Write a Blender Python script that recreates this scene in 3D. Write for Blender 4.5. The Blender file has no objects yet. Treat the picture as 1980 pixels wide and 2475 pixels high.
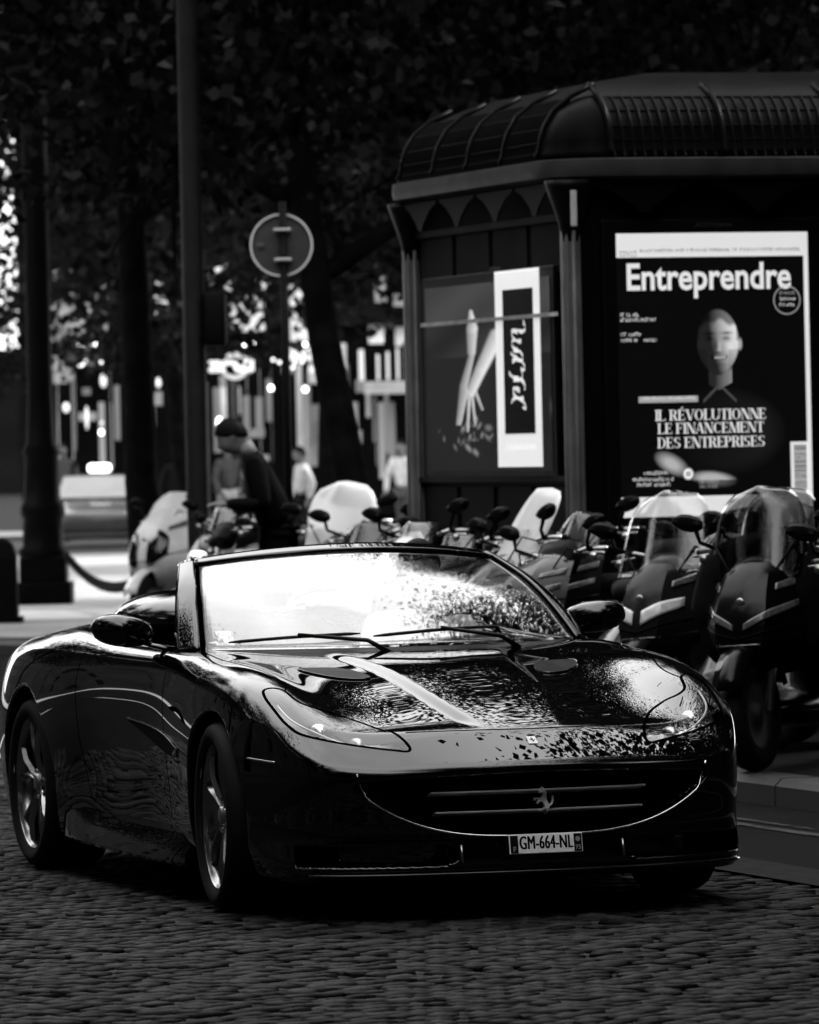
import bpy, bmesh, math, random
import numpy as np
from mathutils import Vector, Matrix, Euler
SC = bpy.context.scene
COL = SC.collection
R = math.radians
# ---------------------------------------------------------------- camera
cam_d = bpy.data.cameras.new('camera'); CAM = bpy.data.objects.new('camera', cam_d); COL.objects.link(CAM)
cam_d.sensor_fit = 'HORIZONTAL'; cam_d.sensor_width = 24.0; cam_d.lens = 14700 / 1980 * 24.0
cam_d.clip_start = .5; cam_d.clip_end = 2000
CAM.matrix_world = Matrix.Translation((0, 0, 1.65)) @ Matrix.Rotation(R(90) - 147.5 / 14700, 4, 'X') @ Matrix.Rotation(-.022, 4, 'Z')
cam_d.dof.use_dof = True; cam_d.dof.focus_distance = 21.7; cam_d.dof.aperture_fstop = 6.3
SC.camera = CAM
# ---------------------------------------------------------------- sky, sun, exposure
SUN_AZ, SUN_EL = R(64), R(43)              # compass angle from +Y towards +X, height
wd = bpy.data.worlds.new('World'); SC.world = wd; wd.use_nodes = True
wn, wl = wd.node_tree.nodes, wd.node_tree.links
sky = wn.new('ShaderNodeTexSky'); sky.sky_type = 'NISHITA'; sky.sun_disc = False
sky.sun_elevation = SUN_EL; sky.sun_rotation = SUN_AZ; sky.air_density = 1.0; sky.dust_density = 4.0; sky.ozone_density = 1.0
bw = wn.new('ShaderNodeRGBToBW'); bg = wn['Background']; bg.inputs['Strength'].default_value = .15
# thin bright cloud over the whole sky
tcw = wn.new('ShaderNodeTexCoord'); cn = wn.new('ShaderNodeTexNoise'); cn.inputs['Scale'].default_value = 2.2; cn.inputs['Detail'].default_value = 6; cr = wn.new('ShaderNodeMapRange')
cr.inputs['From Min'].default_value = .35; cr.inputs['From Max'].default_value = .65; cr.inputs['To Min'].default_value = 8.; cr.inputs['To Max'].default_value = 13.
ad = wn.new('ShaderNodeMath'); ad.operation = 'MULTIPLY_ADD'; ad.inputs[1].default_value = .4
wl.new(tcw.outputs['Generated'], cn.inputs['Vector']); wl.new(cn.outputs['Fac'], cr.inputs['Value']); wl.new(cr.outputs[0], ad.inputs[2])
wl.new(sky.outputs[0], bw.inputs[0]); wl.new(bw.outputs[0], ad.inputs[0]); wl.new(ad.outputs[0], bg.inputs['Color'])
sun_d = bpy.data.lights.new('sun', 'SUN'); sun_d.energy = 3.0; sun_d.angle = R(1.); sun_d.color = (1, 1, 1)
SUN = bpy.data.objects.new('sun', sun_d); COL.objects.link(SUN)
SUN.rotation_euler = Vector((math.sin(SUN_AZ) * math.cos(SUN_EL), math.cos(SUN_AZ) * math.cos(SUN_EL), math.sin(SUN_EL))).to_track_quat('Z', 'Y').to_euler()
SUN.location = (0, 0, 60)
vs = SC.view_settings; vs.view_transform = 'Standard'; vs.look = 'None'; vs.exposure = 1.0; vs.gamma = 1
SC.cycles.max_bounces = 8; SC.cycles.transparent_max_bounces = 16; SC.cycles.use_denoising = True
SC.cycles.sample_clamp_indirect = 6; SC.cycles.caustics_reflective = False; SC.cycles.caustics_refractive = False
# ---------------------------------------------------------------- helpers
rnd = random.Random(7)
MATS = {}
def mat(name, v=.1, rough=.5, metal=0., coat=0., emit=0., var=.15, scale=8., bump=0., trans=0., ior=1.5, coatr=.03, spec=.03, sheen=0., vcol=None, raw=False):
    if name in MATS: return MATS[name]
    m = bpy.data.materials.new(name); m.use_nodes = True; MATS[name] = m
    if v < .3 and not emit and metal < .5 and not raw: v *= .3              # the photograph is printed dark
    n, l = m.node_tree.nodes, m.node_tree.links; b = n['Principled BSDF']
    b.inputs['Roughness'].default_value = rough; b.inputs['Metallic'].default_value = metal
    b.inputs['Coat Weight'].default_value = coat; b.inputs['Coat Roughness'].default_value = coatr
    b.inputs['IOR'].default_value = ior; b.inputs['Specular IOR Level'].default_value = spec
    b.inputs['Transmission Weight'].default_value = trans
    b.inputs['Base Color'].default_value = (v, v, v, 1)
    if emit:
        b.inputs['Emission Color'].default_value = (1, 1, 1, 1); b.inputs['Emission Strength'].default_value = emit
    if var or bump:
        tc = n.new('ShaderNodeTexCoord'); nz = n.new('ShaderNodeTexNoise'); nz.inputs['Scale'].default_value = scale; nz.inputs['Detail'].default_value = 5
        l.new(tc.outputs['Object'], nz.inputs['Vector'])
        if var:
            mr = n.new('ShaderNodeMapRange'); mr.inputs['From Min'].default_value = .3; mr.inputs['From Max'].default_value = .7
            mr.inputs['To Min'].default_value = v * (1 - var); mr.inputs['To Max'].default_value = v * (1 + var)
            l.new(nz.outputs['Fac'], mr.inputs['Value']); l.new(mr.outputs[0], b.inputs['Base Color'])
        if bump:
            bp = n.new('ShaderNodeBump'); bp.inputs['Strength'].default_value = 1.; bp.inputs['Distance'].default_value = bump
            l.new(nz.outputs['Fac'], bp.inputs['Height']); l.new(bp.outputs[0], b.inputs['Normal'])
    if vcol:
        at = n.new('ShaderNodeVertexColor'); at.layer_name = vcol; l.new(at.outputs['Color'], b.inputs['Base Color'])
        if emit: l.new(at.outputs['Color'], b.inputs['Emission Color'])
    return m
def glass(name, ior=1.5, tint=.9, rough=0.):
    if name in MATS: return MATS[name]
    m = bpy.data.materials.new(name); m.use_nodes = True; MATS[name] = m
    n, l = m.node_tree.nodes, m.node_tree.links; n.remove(n['Principled BSDF'])
    fr = n.new('ShaderNodeFresnel'); ge = n.new('ShaderNodeNewGeometry'); mi = n.new('ShaderNodeMapRange')      # same reflectance from both sides of the pane
    mi.inputs['To Min'].default_value = ior; mi.inputs['To Max'].default_value = 1 / ior; l.new(ge.outputs['Backfacing'], mi.inputs['Value']); l.new(mi.outputs[0], fr.inputs['IOR'])
    tr = n.new('ShaderNodeBsdfTransparent'); tr.inputs['Color'].default_value = (tint, tint, tint, 1)
    gl = n.new('ShaderNodeBsdfGlossy'); gl.inputs['Roughness'].default_value = rough; gl.inputs['Color'].default_value = (1, 1, 1, 1)
    mx = n.new('ShaderNodeMixShader'); l.new(fr.outputs[0], mx.inputs[0]); l.new(tr.outputs[0], mx.inputs[1]); l.new(gl.outputs[0], mx.inputs[2])
    l.new(mx.outputs[0], n['Material Output'].inputs['Surface']); return m
def tag(o, label=None, cat=None, group=None, kind=None):
    if label: o['label'] = label
    if cat: o['category'] = cat
    if group: o['group'] = group
    if kind: o['kind'] = kind
    return o
def thing(name, label, cat, loc=(0, 0, 0), rz=0., group=None):
    o = bpy.data.objects.new(name, None); COL.objects.link(o); o.empty_display_size = .2
    o.location = loc; o.rotation_euler = (0, 0, rz); return tag(o, label, cat, group)
def obj(name, me, m=None, parent=None, smooth=True, loc=None, rot=None):
    o = bpy.data.objects.new(name, me); COL.objects.link(o)
    if m is not None and len(me.materials) == 0: me.materials.append(m)
    if parent is not None: o.parent = parent
    if loc is not None: o.location = loc
    if rot is not None: o.rotation_euler = rot
    if smooth and len(me.polygons): me.polygons.foreach_set('use_smooth', [True] * len(me.polygons))
    return o
def copy_tree(o, parent=None):
    c = o.copy(); COL.objects.link(c); c.parent = parent
    for ch in list(o.children): copy_tree(ch, c)
    return c
class MB:                                    # mesh builder
    def __init__(s): s.v = []; s.f = []
    def add(s, v, f):
        b = len(s.v); s.v += [tuple(map(float, p)) for p in v]; s.f += [tuple(i + b for i in q) for q in f]; return s
    def box(s, c, d, rot=None, bev=0.):
        c = Vector(c); hx, hy, hz = d[0] / 2, d[1] / 2, d[2] / 2
        if bev:
            bm = bmesh.new(); bmesh.ops.create_cube(bm, size=1)
            for v in bm.verts: v.co = Vector((v.co.x * d[0], v.co.y * d[1], v.co.z * d[2]))
            bmesh.ops.bevel(bm, geom=bm.edges[:] + bm.verts[:], offset=bev, segments=2, profile=.5, affect='EDGES')
            vv = [v.co.copy() for v in bm.verts]; bm.verts.index_update(); ff = [[v.index for v in f.verts] for f in bm.faces]; bm.free()
        else:
            vv = [Vector((x * hx, y * hy, z * hz)) for x in (-1, 1) for y in (-1, 1) for z in (-1, 1)]
            ff = [(0, 1, 3, 2), (4, 6, 7, 5), (0, 4, 5, 1), (2, 3, 7, 6), (0, 2, 6, 4), (1, 5, 7, 3)]
        if rot is not None:
            M = Euler(rot).to_matrix(); vv = [M @ p for p in vv]
        return s.add([p + c for p in vv], ff)
    def tube(s, pts, r, n=8, cap=True, closed=False, flat=1.):
        P = [Vector(p) for p in pts]; m = len(P); rs = r if isinstance(r, (list, tuple)) else [r] * m
        up = None; V = []; Fc = []
        for i, p in enumerate(P):
            a = P[(i - 1) % m] if (closed or i > 0) else p; b = P[(i + 1) % m] if (closed or i < m - 1) else p
            t = (b - a).normalized()
            if up is None:
                up = Vector((0, 0, 1)) if abs(t.z) < .9 else Vector((1, 0, 0))
            x = t.cross(up).normalized(); up = x.cross(t).normalized()
            for k in range(n):
                q = 2 * math.pi * k / n; V.append(p + (x * math.cos(q) + up * math.sin(q) * flat) * rs[i])
        for i in range(m if closed else m - 1):
            for k in range(n):
                j = (i + 1) % m; Fc.append((i * n + k, i * n + (k + 1) % n, j * n + (k + 1) % n, j * n + k))
        if cap and not closed:
            Fc.append(tuple(range(n))[::-1]); Fc.append(tuple(range((m - 1) * n, m * n)))
        return s.add(V, Fc)
    def lathe(s, prof, n=32, axis='z', c=(0, 0, 0), a0=0, a1=2 * math.pi):
        V = []; Fc = []; full = abs(a1 - a0 - 2 * math.pi) < 1e-6; nn = n if full else n + 1
        for (r, h) in prof:
            for k in range(nn):
                q = a0 + (a1 - a0) * k / n; x, y = r * math.cos(q), r * math.sin(q)
                p = (x, y, h) if axis == 'z' else ((x, h, y) if axis == 'y' else (h, x, y)); V.append((p[0] + c[0], p[1] + c[1], p[2] + c[2]))
        for i in range(len(prof) - 1):
            for k in range(n):
                k2 = (k + 1) % nn; Fc.append((i * nn + k, i * nn + k2, (i + 1) * nn + k2, (i + 1) * nn + k))
        return s.add(V, Fc)
    def ball(s, c, r, n=12, rot=None):
        r = (r, r, r) if not isinstance(r, (tuple, list)) else r; V = []; Fc = []
        M = Euler(rot).to_matrix() if rot else Matrix.Identity(3)
        for i in range(n + 1):
            t = math.pi * i / n
            for k in range(2 * n):
                q = math.pi * k / n; V.append(M @ Vector((r[0] * math.sin(t) * math.cos(q), r[1] * math.sin(t) * math.sin(q), r[2] * math.cos(t))) + Vector(c))
        m = 2 * n
        for i in range(n):
            for k in range(m): Fc.append((i * m + k, (i + 1) * m + k, (i + 1) * m + (k + 1) % m, i * m + (k + 1) % m))
        return s.add(V, Fc)
    def grid(s, fn, nu, nv):
        V = [fn(i / nu, j / nv) for i in range(nu + 1) for j in range(nv + 1)]
        return s.add(V, [(i * (nv + 1) + j, (i + 1) * (nv + 1) + j, (i + 1) * (nv + 1) + j + 1, i * (nv + 1) + j + 1) for i in range(nu) for j in range(nv)])
    def loft(s, rings, cap=True, closed=True):
        n = len(rings[0]); V = [p for r_ in rings for p in r_]; Fc = []
        for i in range(len(rings) - 1):
            for k in range(n if closed else n - 1): Fc.append((i * n + k, i * n + (k + 1) % n, (i + 1) * n + (k + 1) % n, (i + 1) * n + k))
        if cap and closed: Fc += [tuple(range(n))[::-1], tuple(range((len(rings) - 1) * n, len(rings) * n))]
        return s.add(V, Fc)
    def prism(s, poly, h0, h1, fn):          # 2-D outline between two depths, fn(u, v, h) -> point
        n = len(poly); V = [fn(u, v, h) for h in (h0, h1) for (u, v) in poly]
        return s.add(V, [tuple(range(n))[::-1], tuple(range(n, 2 * n))] + [(k, (k + 1) % n, n + (k + 1) % n, n + k) for k in range(n)])
    def mesh(s, name='m'):
        me = bpy.data.meshes.new(name); me.from_pydata(s.v, [], s.f); me.validate(); me.update()
        bm = bmesh.new(); bm.from_mesh(me); bmesh.ops.recalc_face_normals(bm, faces=bm.faces[:]); bm.to_mesh(me); bm.free(); return me
    def build(s, name, m=None, parent=None, smooth=False, sub=0, solid=0., bev=0., loc=None, rot=None, angle=None):
        o = obj(name, s.mesh(name), m, parent, smooth, loc, rot)
        if solid: md = o.modifiers.new('solid', 'SOLIDIFY'); md.thickness = solid; md.offset = 0
        if bev: md = o.modifiers.new('bevel', 'BEVEL'); md.width = bev; md.segments = 2; md.limit_method = 'ANGLE'
        if sub: md = o.modifiers.new('sub', 'SUBSURF'); md.levels = sub; md.render_levels = sub
        if angle is not None and smooth:
            try: o.data.set_sharp_from_angle(angle=angle)
            except Exception: pass
        return o
def ring(c, rx, ry, n=16, ex=2., ax=(1, 0, 0), ay=(0, 0, 1)):       # superellipse ring in the plane ax, ay
    c, ax, ay = Vector(c), Vector(ax), Vector(ay); out = []
    for k in range(n):
        q = 2 * math.pi * k / n; cs, sn = math.cos(q), math.sin(q)
        out.append(c + ax * rx * math.copysign(abs(cs)**(2 / ex), cs) + ay * ry * math.copysign(abs(sn)**(2 / ex), sn))
    return out
def text_mesh(body, size=1., bold=0., align='CENTER', sx=1., shear=0., space=1.):
    cu = bpy.data.curves.new('t', 'FONT'); cu.body = body; cu.size = size; cu.offset = bold; cu.align_x = align; cu.align_y = 'CENTER'
    cu.shear = shear; cu.space_character = space; cu.resolution_u = 3
    o = bpy.data.objects.new('t', cu); COL.objects.link(o)
    dg = bpy.context.evaluated_depsgraph_get(); me = bpy.data.meshes.new_from_object(o.evaluated_get(dg))
    bpy.data.objects.remove(o); bpy.data.curves.remove(cu)
    if sx != 1:
        for v in me.vertices: v.co.x *= sx
    me.materials.clear(); return me
# ---------------------------------------------------------------- car body field
class Spl:                                   # natural cubic spline through knots
    def __init__(s, x, y):
        x = np.asarray(x, float); y = np.asarray(y, float)
        if x[0] > x[-1]: x = x[::-1]; y = y[::-1]
        n = len(x); h = np.diff(x); A = np.zeros((n, n)); r = np.zeros((n,) + y.shape[1:])
        A[0, 0] = A[-1, -1] = 1
        for i in range(1, n - 1):
            A[i, i-1] = h[i-1]; A[i, i] = 2 * (h[i-1] + h[i]); A[i, i+1] = h[i]
            r[i] = 6 * ((y[i+1] - y[i]) / h[i] - (y[i] - y[i-1]) / h[i-1])
        s.x, s.y, s.h, s.m = x, y, h, np.linalg.solve(A, r)
    def __call__(s, q):
        q = np.clip(q, s.x[0], s.x[-1]); i = np.clip(np.searchsorted(s.x, q) - 1, 0, len(s.h) - 1)
        h = s.h[i]; a = (s.x[i+1] - q) / h; b = 1 - a
        sh = (...,) + (None,) * (s.y.ndim - 1)
        return (a[sh] * s.y[i] + b[sh] * s.y[i+1] + ((a**3 - a)[sh] * s.m[i] + (b**3 - b)[sh] * s.m[i+1]) * (h**2 / 6)[sh])
class Tensor:                                # tensor product spline f(u, v); v mirrored when sym
    def __init__(s, u, v, t, sym=False):
        v = np.asarray(v, float); K = len(v); I = np.eye(K)
        if sym:
            vv = np.concatenate([-v[:0:-1], v]); I = np.concatenate([I[:0:-1], I]); s.B = Spl(vv, I)
        else: s.B = Spl(v, I)
        s.U = Spl(u, np.asarray(t, float))
    def __call__(s, u, v): return (s.U(u) * s.B(v)).sum(-1)

TX = [1.05,.9,.75,.55,.3,0,-.3,-.6,-.9,-1.3,-1.8,-2.2,-2.5,-2.9,-3.3,-3.65]
TA = [0,.16,.3,.45,.62,.78,.92]
TT = [[0.572, 0.571, 0.566, 0.552, 0.522, 0.452, 0.362],
      [0.6225, 0.6215, 0.6165, 0.6055, 0.5825, 0.5375, 0.4525],
      [0.669, 0.668, 0.663, 0.654, 0.643, 0.624, 0.544],
      [0.726, 0.725, 0.719, 0.711, 0.718, 0.728, 0.666],
      [0.79, 0.789, 0.782, 0.775, 0.793, 0.828, 0.78],
      [0.852, 0.851, 0.843, 0.836, 0.852, 0.888, 0.85],
      [0.896, 0.895, 0.888, 0.88, 0.89, 0.909, 0.88],
      [0.925, 0.924, 0.92, 0.913, 0.912, 0.917, 0.895],
      [.935,.935,.932,.928,.92,.92,.90],
      [.93,.93,.93,.928,.925,.925,.905],
      [.96,.96,.957,.95,.945,.94,.915],
      [1.02,1.02,1.01,1.0,.985,.968,.925],
      [1.03,1.03,1.025,1.01,.992,.972,.93],
      [1.01,1.01,1.0,.985,.965,.94,.895],
      [.97,.97,.965,.955,.935,.90,.85],
      [.92,.92,.915,.90,.87,.83,.77]]
SX = [.9,.6,.3,0,-.4,-.8,-1.3,-1.8,-2.2,-2.67,-3.1,-3.6]
SZ = [.1,.2,.32,.48,.62,.75,.88,1.0]
SS = [[.80,.84,.86,.86,.84,.80,.74,.64],
      [.84,.88,.90,.91,.90,.86,.80,.70],
      [.87,.91,.935,.945,.94,.91,.855,.75],
      [.88,.92,.945,.955,.952,.93,.875,.77],
      [.86,.895,.915,.925,.935,.925,.88,.79],
      [.84,.868,.884,.897,.907,.91,.88,.80],
      [.84,.866,.881,.894,.905,.913,.885,.80],
      [.845,.878,.895,.909,.922,.929,.895,.81],
      [.87,.91,.93,.942,.955,.953,.91,.82],
      [.90,.94,.95,.962,.968,.955,.91,.80],
      [.86,.90,.93,.945,.945,.925,.87,.76],
      [.76,.80,.83,.84,.83,.80,.75,.65]]
fT = Tensor(TX, TA, TT, True); fS = Tensor(SX, SZ, SS)
fN = Spl([-.97,-.88,-.8,-.7,-.55,-.4,-.2,0,.2,.4,.55,.7,.8,.88,.97], [.18,.55,.745,.83,.89,.928,.957,.966,.957,.928,.89,.83,.745,.55,.18])
fNz = Spl([.08,.14,.19,.27,.40,.52,.60,.75], [-.10,-.03,0,-.012,-.006,.0,-.01,-.06])
fR = Spl([-.97,-.85,-.6,-.3,0,.3,.6,.85,.97], [-3.2,-3.42,-3.56,-3.61,-3.62,-3.61,-3.56,-3.42,-3.2])
fyr = Spl([.8,.72,.3,-.2,-.5], [.13,.15,.22,.27,.33])
def sstep(a, b, v):
    t = np.clip((v - a) / (b - a), 0, 1); return t * t * (3 - 2 * t)
def smax(a, b, k):
    return np.maximum(a, b) + np.maximum(k - np.abs(a - b), 0)**2 / (4 * k)
def top_z(x, a):
    rid = .015 * sstep(.78, .62, x) * sstep(-.62, -.3, x)
    u = x - .782 + .29 * a * a
    return fT(x, a) - .17 * (u + np.sqrt(u * u + 8e-5)) - rid * sstep(-.012, .045, a - fyr(x))
# grille mouth in (y, z): wide smile; lower edge rises towards the sides
def grille_lo(a): return .297 + .08 * np.clip(a / .52, 0, 2)**3.3
def grille_sd(a, z):
    lo = grille_lo(a)
    hi = .512 - .02 * (a / .6)**2
    return np.maximum(np.maximum(lo - z, z - hi), a - .655)
def cockpit_sd(x, a):
    xc, lx, ly = -1.52, .86, .70
    return ((np.abs((x - xc) / lx))**4 + (np.abs(a / ly))**4)**.25 * ly - ly
def body_f(x, a, z, T=None, S=None, N=None):
    a = np.abs(a)
    T = top_z(x, a) if T is None else T
    S = fS(x, z) if S is None else S
    N = fN(a) + fNz(z) if N is None else N
    f = smax((z - T) * .93, a - S, .05)
    f = smax(f, (x - N) * .93, .022)
    f = smax(f, (fR(a) + .03 * ((z - .6) / .3)**2 - x), .05)
    f = smax(f, .135 - z, .03)
    for cx, r in ((0, .378), (-2.67, .388)):
        f = smax(f, np.minimum(r - np.sqrt((x - cx)**2 + (z - .345)**2), a - .58), .010)
    ck = np.maximum(np.maximum(cockpit_sd(x, a), .42 - z), -1)
    f = smax(f, -ck, .025)
    g = np.maximum(grille_sd(a, z), .84 - x)
    f = smax(f, -g, .008)
    # lower corner intakes
    li = np.maximum(np.maximum(np.abs(z - .232) - .036 * sstep(.27, .36, a), np.abs(a - .57) - .26), .80 - .35 * sstep(.5, .9, a) - x)
    f = smax(f, -li, .008)
    return f
def dens(pts, n=40):
    P = np.array(pts, float); d = np.r_[0, np.cumsum(np.linalg.norm(np.diff(P, axis=0), axis=1))]
    return Spl(d, P)(np.linspace(0, d[-1], n))
# ---------------------------------------------------------------- street frame: u along the street (away), v across (to the right)
UD, VD = np.array([-.305, .9524]), np.array([.9524, .305])
def st(u, v, z=0.): p = UD * u + VD * v; return (float(p[0]), float(p[1]), z)
def island_mat(name, lo, hi, rough=.7, bump=.0006, scale=60., spec=.5):
    m = bpy.data.materials.new(name); m.use_nodes = True; n, l = m.node_tree.nodes, m.node_tree.links; b = n['Principled BSDF']
    b.inputs['Roughness'].default_value = rough; b.inputs['Specular IOR Level'].default_value = spec
    g = n.new('ShaderNodeNewGeometry'); oi = n.new('ShaderNodeObjectInfo'); a = n.new('ShaderNodeMath'); a.operation = 'ADD'; fr = n.new('ShaderNodeMath'); fr.operation = 'FRACT'
    l.new(g.outputs['Random Per Island'], a.inputs[0]); l.new(oi.outputs['Random'], a.inputs[1]); l.new(a.outputs[0], fr.inputs[0])
    tc = n.new('ShaderNodeTexCoord'); nz = n.new('ShaderNodeTexNoise'); nz.inputs['Scale'].default_value = scale; nz.inputs['Detail'].default_value = 6
    l.new(g.outputs['Position'], nz.inputs['Vector'])
    big = n.new('ShaderNodeTexNoise'); big.inputs['Scale'].default_value = 1.1; big.inputs['Detail'].default_value = 4; l.new(g.outputs['Position'], big.inputs['Vector'])
    mr = n.new('ShaderNodeMapRange'); mr.inputs['To Min'].default_value = lo; mr.inputs['To Max'].default_value = hi; l.new(fr.outputs[0], mr.inputs['Value'])
    m2 = n.new('ShaderNodeMapRange'); m2.inputs['From Min'].default_value = .25; m2.inputs['From Max'].default_value = .75; m2.inputs['To Min'].default_value = .6; m2.inputs['To Max'].default_value = 1.4; l.new(nz.outputs['Fac'], m2.inputs['Value'])
    m3 = n.new('ShaderNodeMapRange'); m3.inputs['From Min'].default_value = .3; m3.inputs['From Max'].default_value = .7; m3.inputs['To Min'].default_value = .75; m3.inputs['To Max'].default_value = 1.25; l.new(big.outputs['Fac'], m3.inputs['Value'])
    x = n.new('ShaderNodeMath'); x.operation = 'MULTIPLY'; l.new(mr.outputs[0], x.inputs[0]); l.new(m2.outputs[0], x.inputs[1])
    y = n.new('ShaderNodeMath'); y.operation = 'MULTIPLY'; l.new(x.outputs[0], y.inputs[0]); l.new(m3.outputs[0], y.inputs[1]); l.new(y.outputs[0], b.inputs['Base Color'])
    bp = n.new('ShaderNodeBump'); bp.inputs['Distance'].default_value = bump; l.new(nz.outputs['Fac'], bp.inputs['Height']); l.new(bp.outputs[0], b.inputs['Normal'])
    MATS[name] = m; return m
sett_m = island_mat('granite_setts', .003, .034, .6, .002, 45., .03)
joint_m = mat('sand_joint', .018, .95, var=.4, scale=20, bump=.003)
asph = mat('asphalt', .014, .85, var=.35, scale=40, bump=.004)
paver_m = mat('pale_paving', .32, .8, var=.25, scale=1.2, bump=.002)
kerb_m = island_mat('kerb_granite', .005, .012, .7, .001, 30.)
paint_w = mat('road_paint_worn', .16, .7, var=.6, scale=9, bump=.002)
road = MB().add([(-400, -200, -.014), (400, -200, -.014), (400, 900, -.014), (-400, 900, -.014)], [(0, 1, 2, 3)]).build('road', joint_m); tag(road, kind='structure')
# asphalt beyond and beside the setts
def sheet(name, pts, z, m, parent=None): return MB().add([(p[0], p[1], z) for p in pts], [tuple(range(len(pts)))]).build(name, m, parent)
def sp(u, v): return st(u, v)[:2]
sheet('asphalt_surface', [(-60, 33.2), (4.2, 33.2), (30, 60), (30, 140), (-60, 140)], -.002, asph, road)
sheet('gutter_asphalt', [sp(8, 8.62), sp(8, 10.0), sp(45, 10.0), sp(45, 8.62)], -.002, asph, road)
sheet('gutter_band', [sp(8, 8.3), sp(8, 8.62), sp(40, 8.62), sp(40, 8.3)], .002, mat('worn_concrete', .045, .8, var=.4, scale=12, bump=.002), road)
def worn_line(name, u0, u1, v0, v1, n=60, seed=1):
    r_ = random.Random(seed); mb = MB()
    for k in range(n):
        a, b = u0 + (u1 - u0) * k / n, u0 + (u1 - u0) * (k + 1) / n
        if r_.random() < .12: continue
        e0, e1 = r_.uniform(0, .025), r_.uniform(0, .03)
        mb.add([st(a, v0 + e0, .003), st(b, v0 + e1, .003), st(b, v1 - e1, .003), st(a, v1 - e0, .003)], [(0, 1, 2, 3)])
    return mb.build(name, paint_w, road)
tag(worn_line('lane_marking', 14, 33, 9.32, 9.42, 70, 3), kind='stuff')
tag(worn_line('lane_marking', 20, 29.5, 9.47, 9.53, 60, 5), kind='stuff')
sheet('stop_line', [(-9, 33.6), (-1.4, 33.6), (-1.4, 34.15), (-9, 34.15)], .0025, mat('stop_line_paint', .30, .7, var=.5, scale=6), road)
# setts laid in shallow arcs
def sett_mesh(w, d, seed):
    r_ = random.Random(seed); j = lambda s: r_.uniform(-s, s)
    V = []; dome = .0035
    for (sc, z) in ((1., -.03), (1., -.007), (.90, 0.)):
        for sx, sy in ((-1, -1), (1, -1), (1, 1), (-1, 1)): V.append((sx * w / 2 * sc + j(.003), sy * d / 2 * sc + j(.003), z + j(.001)))
    V.append((j(.006), j(.006), dome))
    F = [(0, 1, 5, 4), (1, 2, 6, 5), (2, 3, 7, 6), (3, 0, 4, 7), (4, 5, 9, 8), (5, 6, 10, 9), (6, 7, 11, 10), (7, 4, 8, 11), (8, 9, 12), (9, 10, 12), (10, 11, 12), (11, 8, 12)]
    return V, F
variants = [sett_mesh(.078 + .004 * (k % 3 - 1), .077 + .003 * (k % 4 - 1.5), k) for k in range(12)]
var_me = []
for k, (V, F) in enumerate(variants):
    me = bpy.data.meshes.new('sett'); me.from_pydata(V, [], F); me.materials.append(sett_m); me.polygons.foreach_set('use_smooth', [f >= 4 for f in range(len(F))]); var_me.append(me)
r_ = random.Random(11); all_s = []
PS, AW = .0865, 1.6                                     # diagonal lattice bent into shallow fans
for i in range(-60, 420):
    for j in range(-60, 420):
        x = (i - j) * PS * .7071; y0_ = 12.9 + (i + j) * PS * .7071
        if y0_ < 12.8 or y0_ > 33.4 or x < -6.2 or x > 3.2: continue
        ph = ((x + 40) / AW) % 1.; arc = .20 * (1 - (2 * ph - 1)**2); sl = -.20 * 2 * (2 * ph - 1) * 2 / AW
        x += r_.uniform(-.005, .005); y = y0_ + arc + r_.uniform(-.005, .005); v = x * VD[0] + y * VD[1]
        if y > 33.15 or v > 8.26 or x < -.10 * y - 1.6: continue
        all_s.append((x, y, .7854 + math.atan(sl) * .7 + r_.uniform(-.07, .07), (r_.uniform(-.005, .004) if r_.random() > .06 else -.012), r_.uniform(-.05, .05), r_.uniform(-.05, .05), r_.randrange(12)))
near = sorted([s for s in all_s if s[1] > 17.45 and abs(s[0]) < s[1] * .0675], key=lambda s: s[1])[:300]
ns = set(id(s) for s in near)
for s in near:
    o = bpy.data.objects.new('sett', var_me[s[6]]); COL.objects.link(o); o.parent = road; o.location = (s[0], s[1], s[3]); o.rotation_euler = (s[4], s[5], s[2])
VV, FF = [], []; VA = [np.array(v[0]) for v in variants]; FA = variants[0][1]; off = 0
for s in all_s:
    if id(s) in ns: continue
    cz, sz = math.cos(s[2]), math.sin(s[2]); P = VA[s[6]]
    X = P[:, 0] * cz - P[:, 1] * sz + s[0]; Y = P[:, 0] * sz + P[:, 1] * cz + s[1]; Z = P[:, 2] + s[3] + P[:, 1] * s[4] - P[:, 0] * s[5]
    VV.append(np.stack([X, Y, Z], 1)); FF += [tuple(i + off for i in f) for f in FA]; off += len(P)
me = bpy.data.meshes.new('setts'); me.from_pydata(np.concatenate(VV).tolist(), [], FF); me.materials.append(sett_m)
me.polygons.foreach_set('use_smooth', [f % 12 >= 4 for f in range(len(FF))])
o = bpy.data.objects.new('sett_field', me); COL.objects.link(o); o.parent = road; o['kind'] = 'stuff'
# pavement with kerb stones
KP = [st(2, 10.22), st(20, 10.22), st(34, 10.22), st(38, 10.35), st(43, 11.2), (-2.2, 49.0, 0), (-3.4, 51.6, 0), (-6, 52.4, 0), (-20, 53, 0), (-70, 54, 0)]
KP = [p[:2] for p in KP]
pav = sheet('pavement', KP + [(-70, 97), (60, 97), (60, 2)], .12, mat('pavement_shade_tone', .025, .85, var=.3, scale=14, bump=.003)); tag(pav, kind='structure')  # near stretch: shade put into a darker paving colour
lit_pav = sheet('sunlit_pavement', [(-70, 54.5), (-5, 53.4), (-2.6, 51.6), (2, 50), (60, 50), (60, 96.9), (-70, 96.9)], .124, paver_m); tag(lit_pav, kind='structure')  # same pavement farther on, its sunlight put into a paler colour
Pk = dens([(p[0], p[1]) for p in KP[:7]], 400); dk = np.r_[0, np.cumsum(np.linalg.norm(np.diff(Pk, axis=0), axis=1))]
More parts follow.
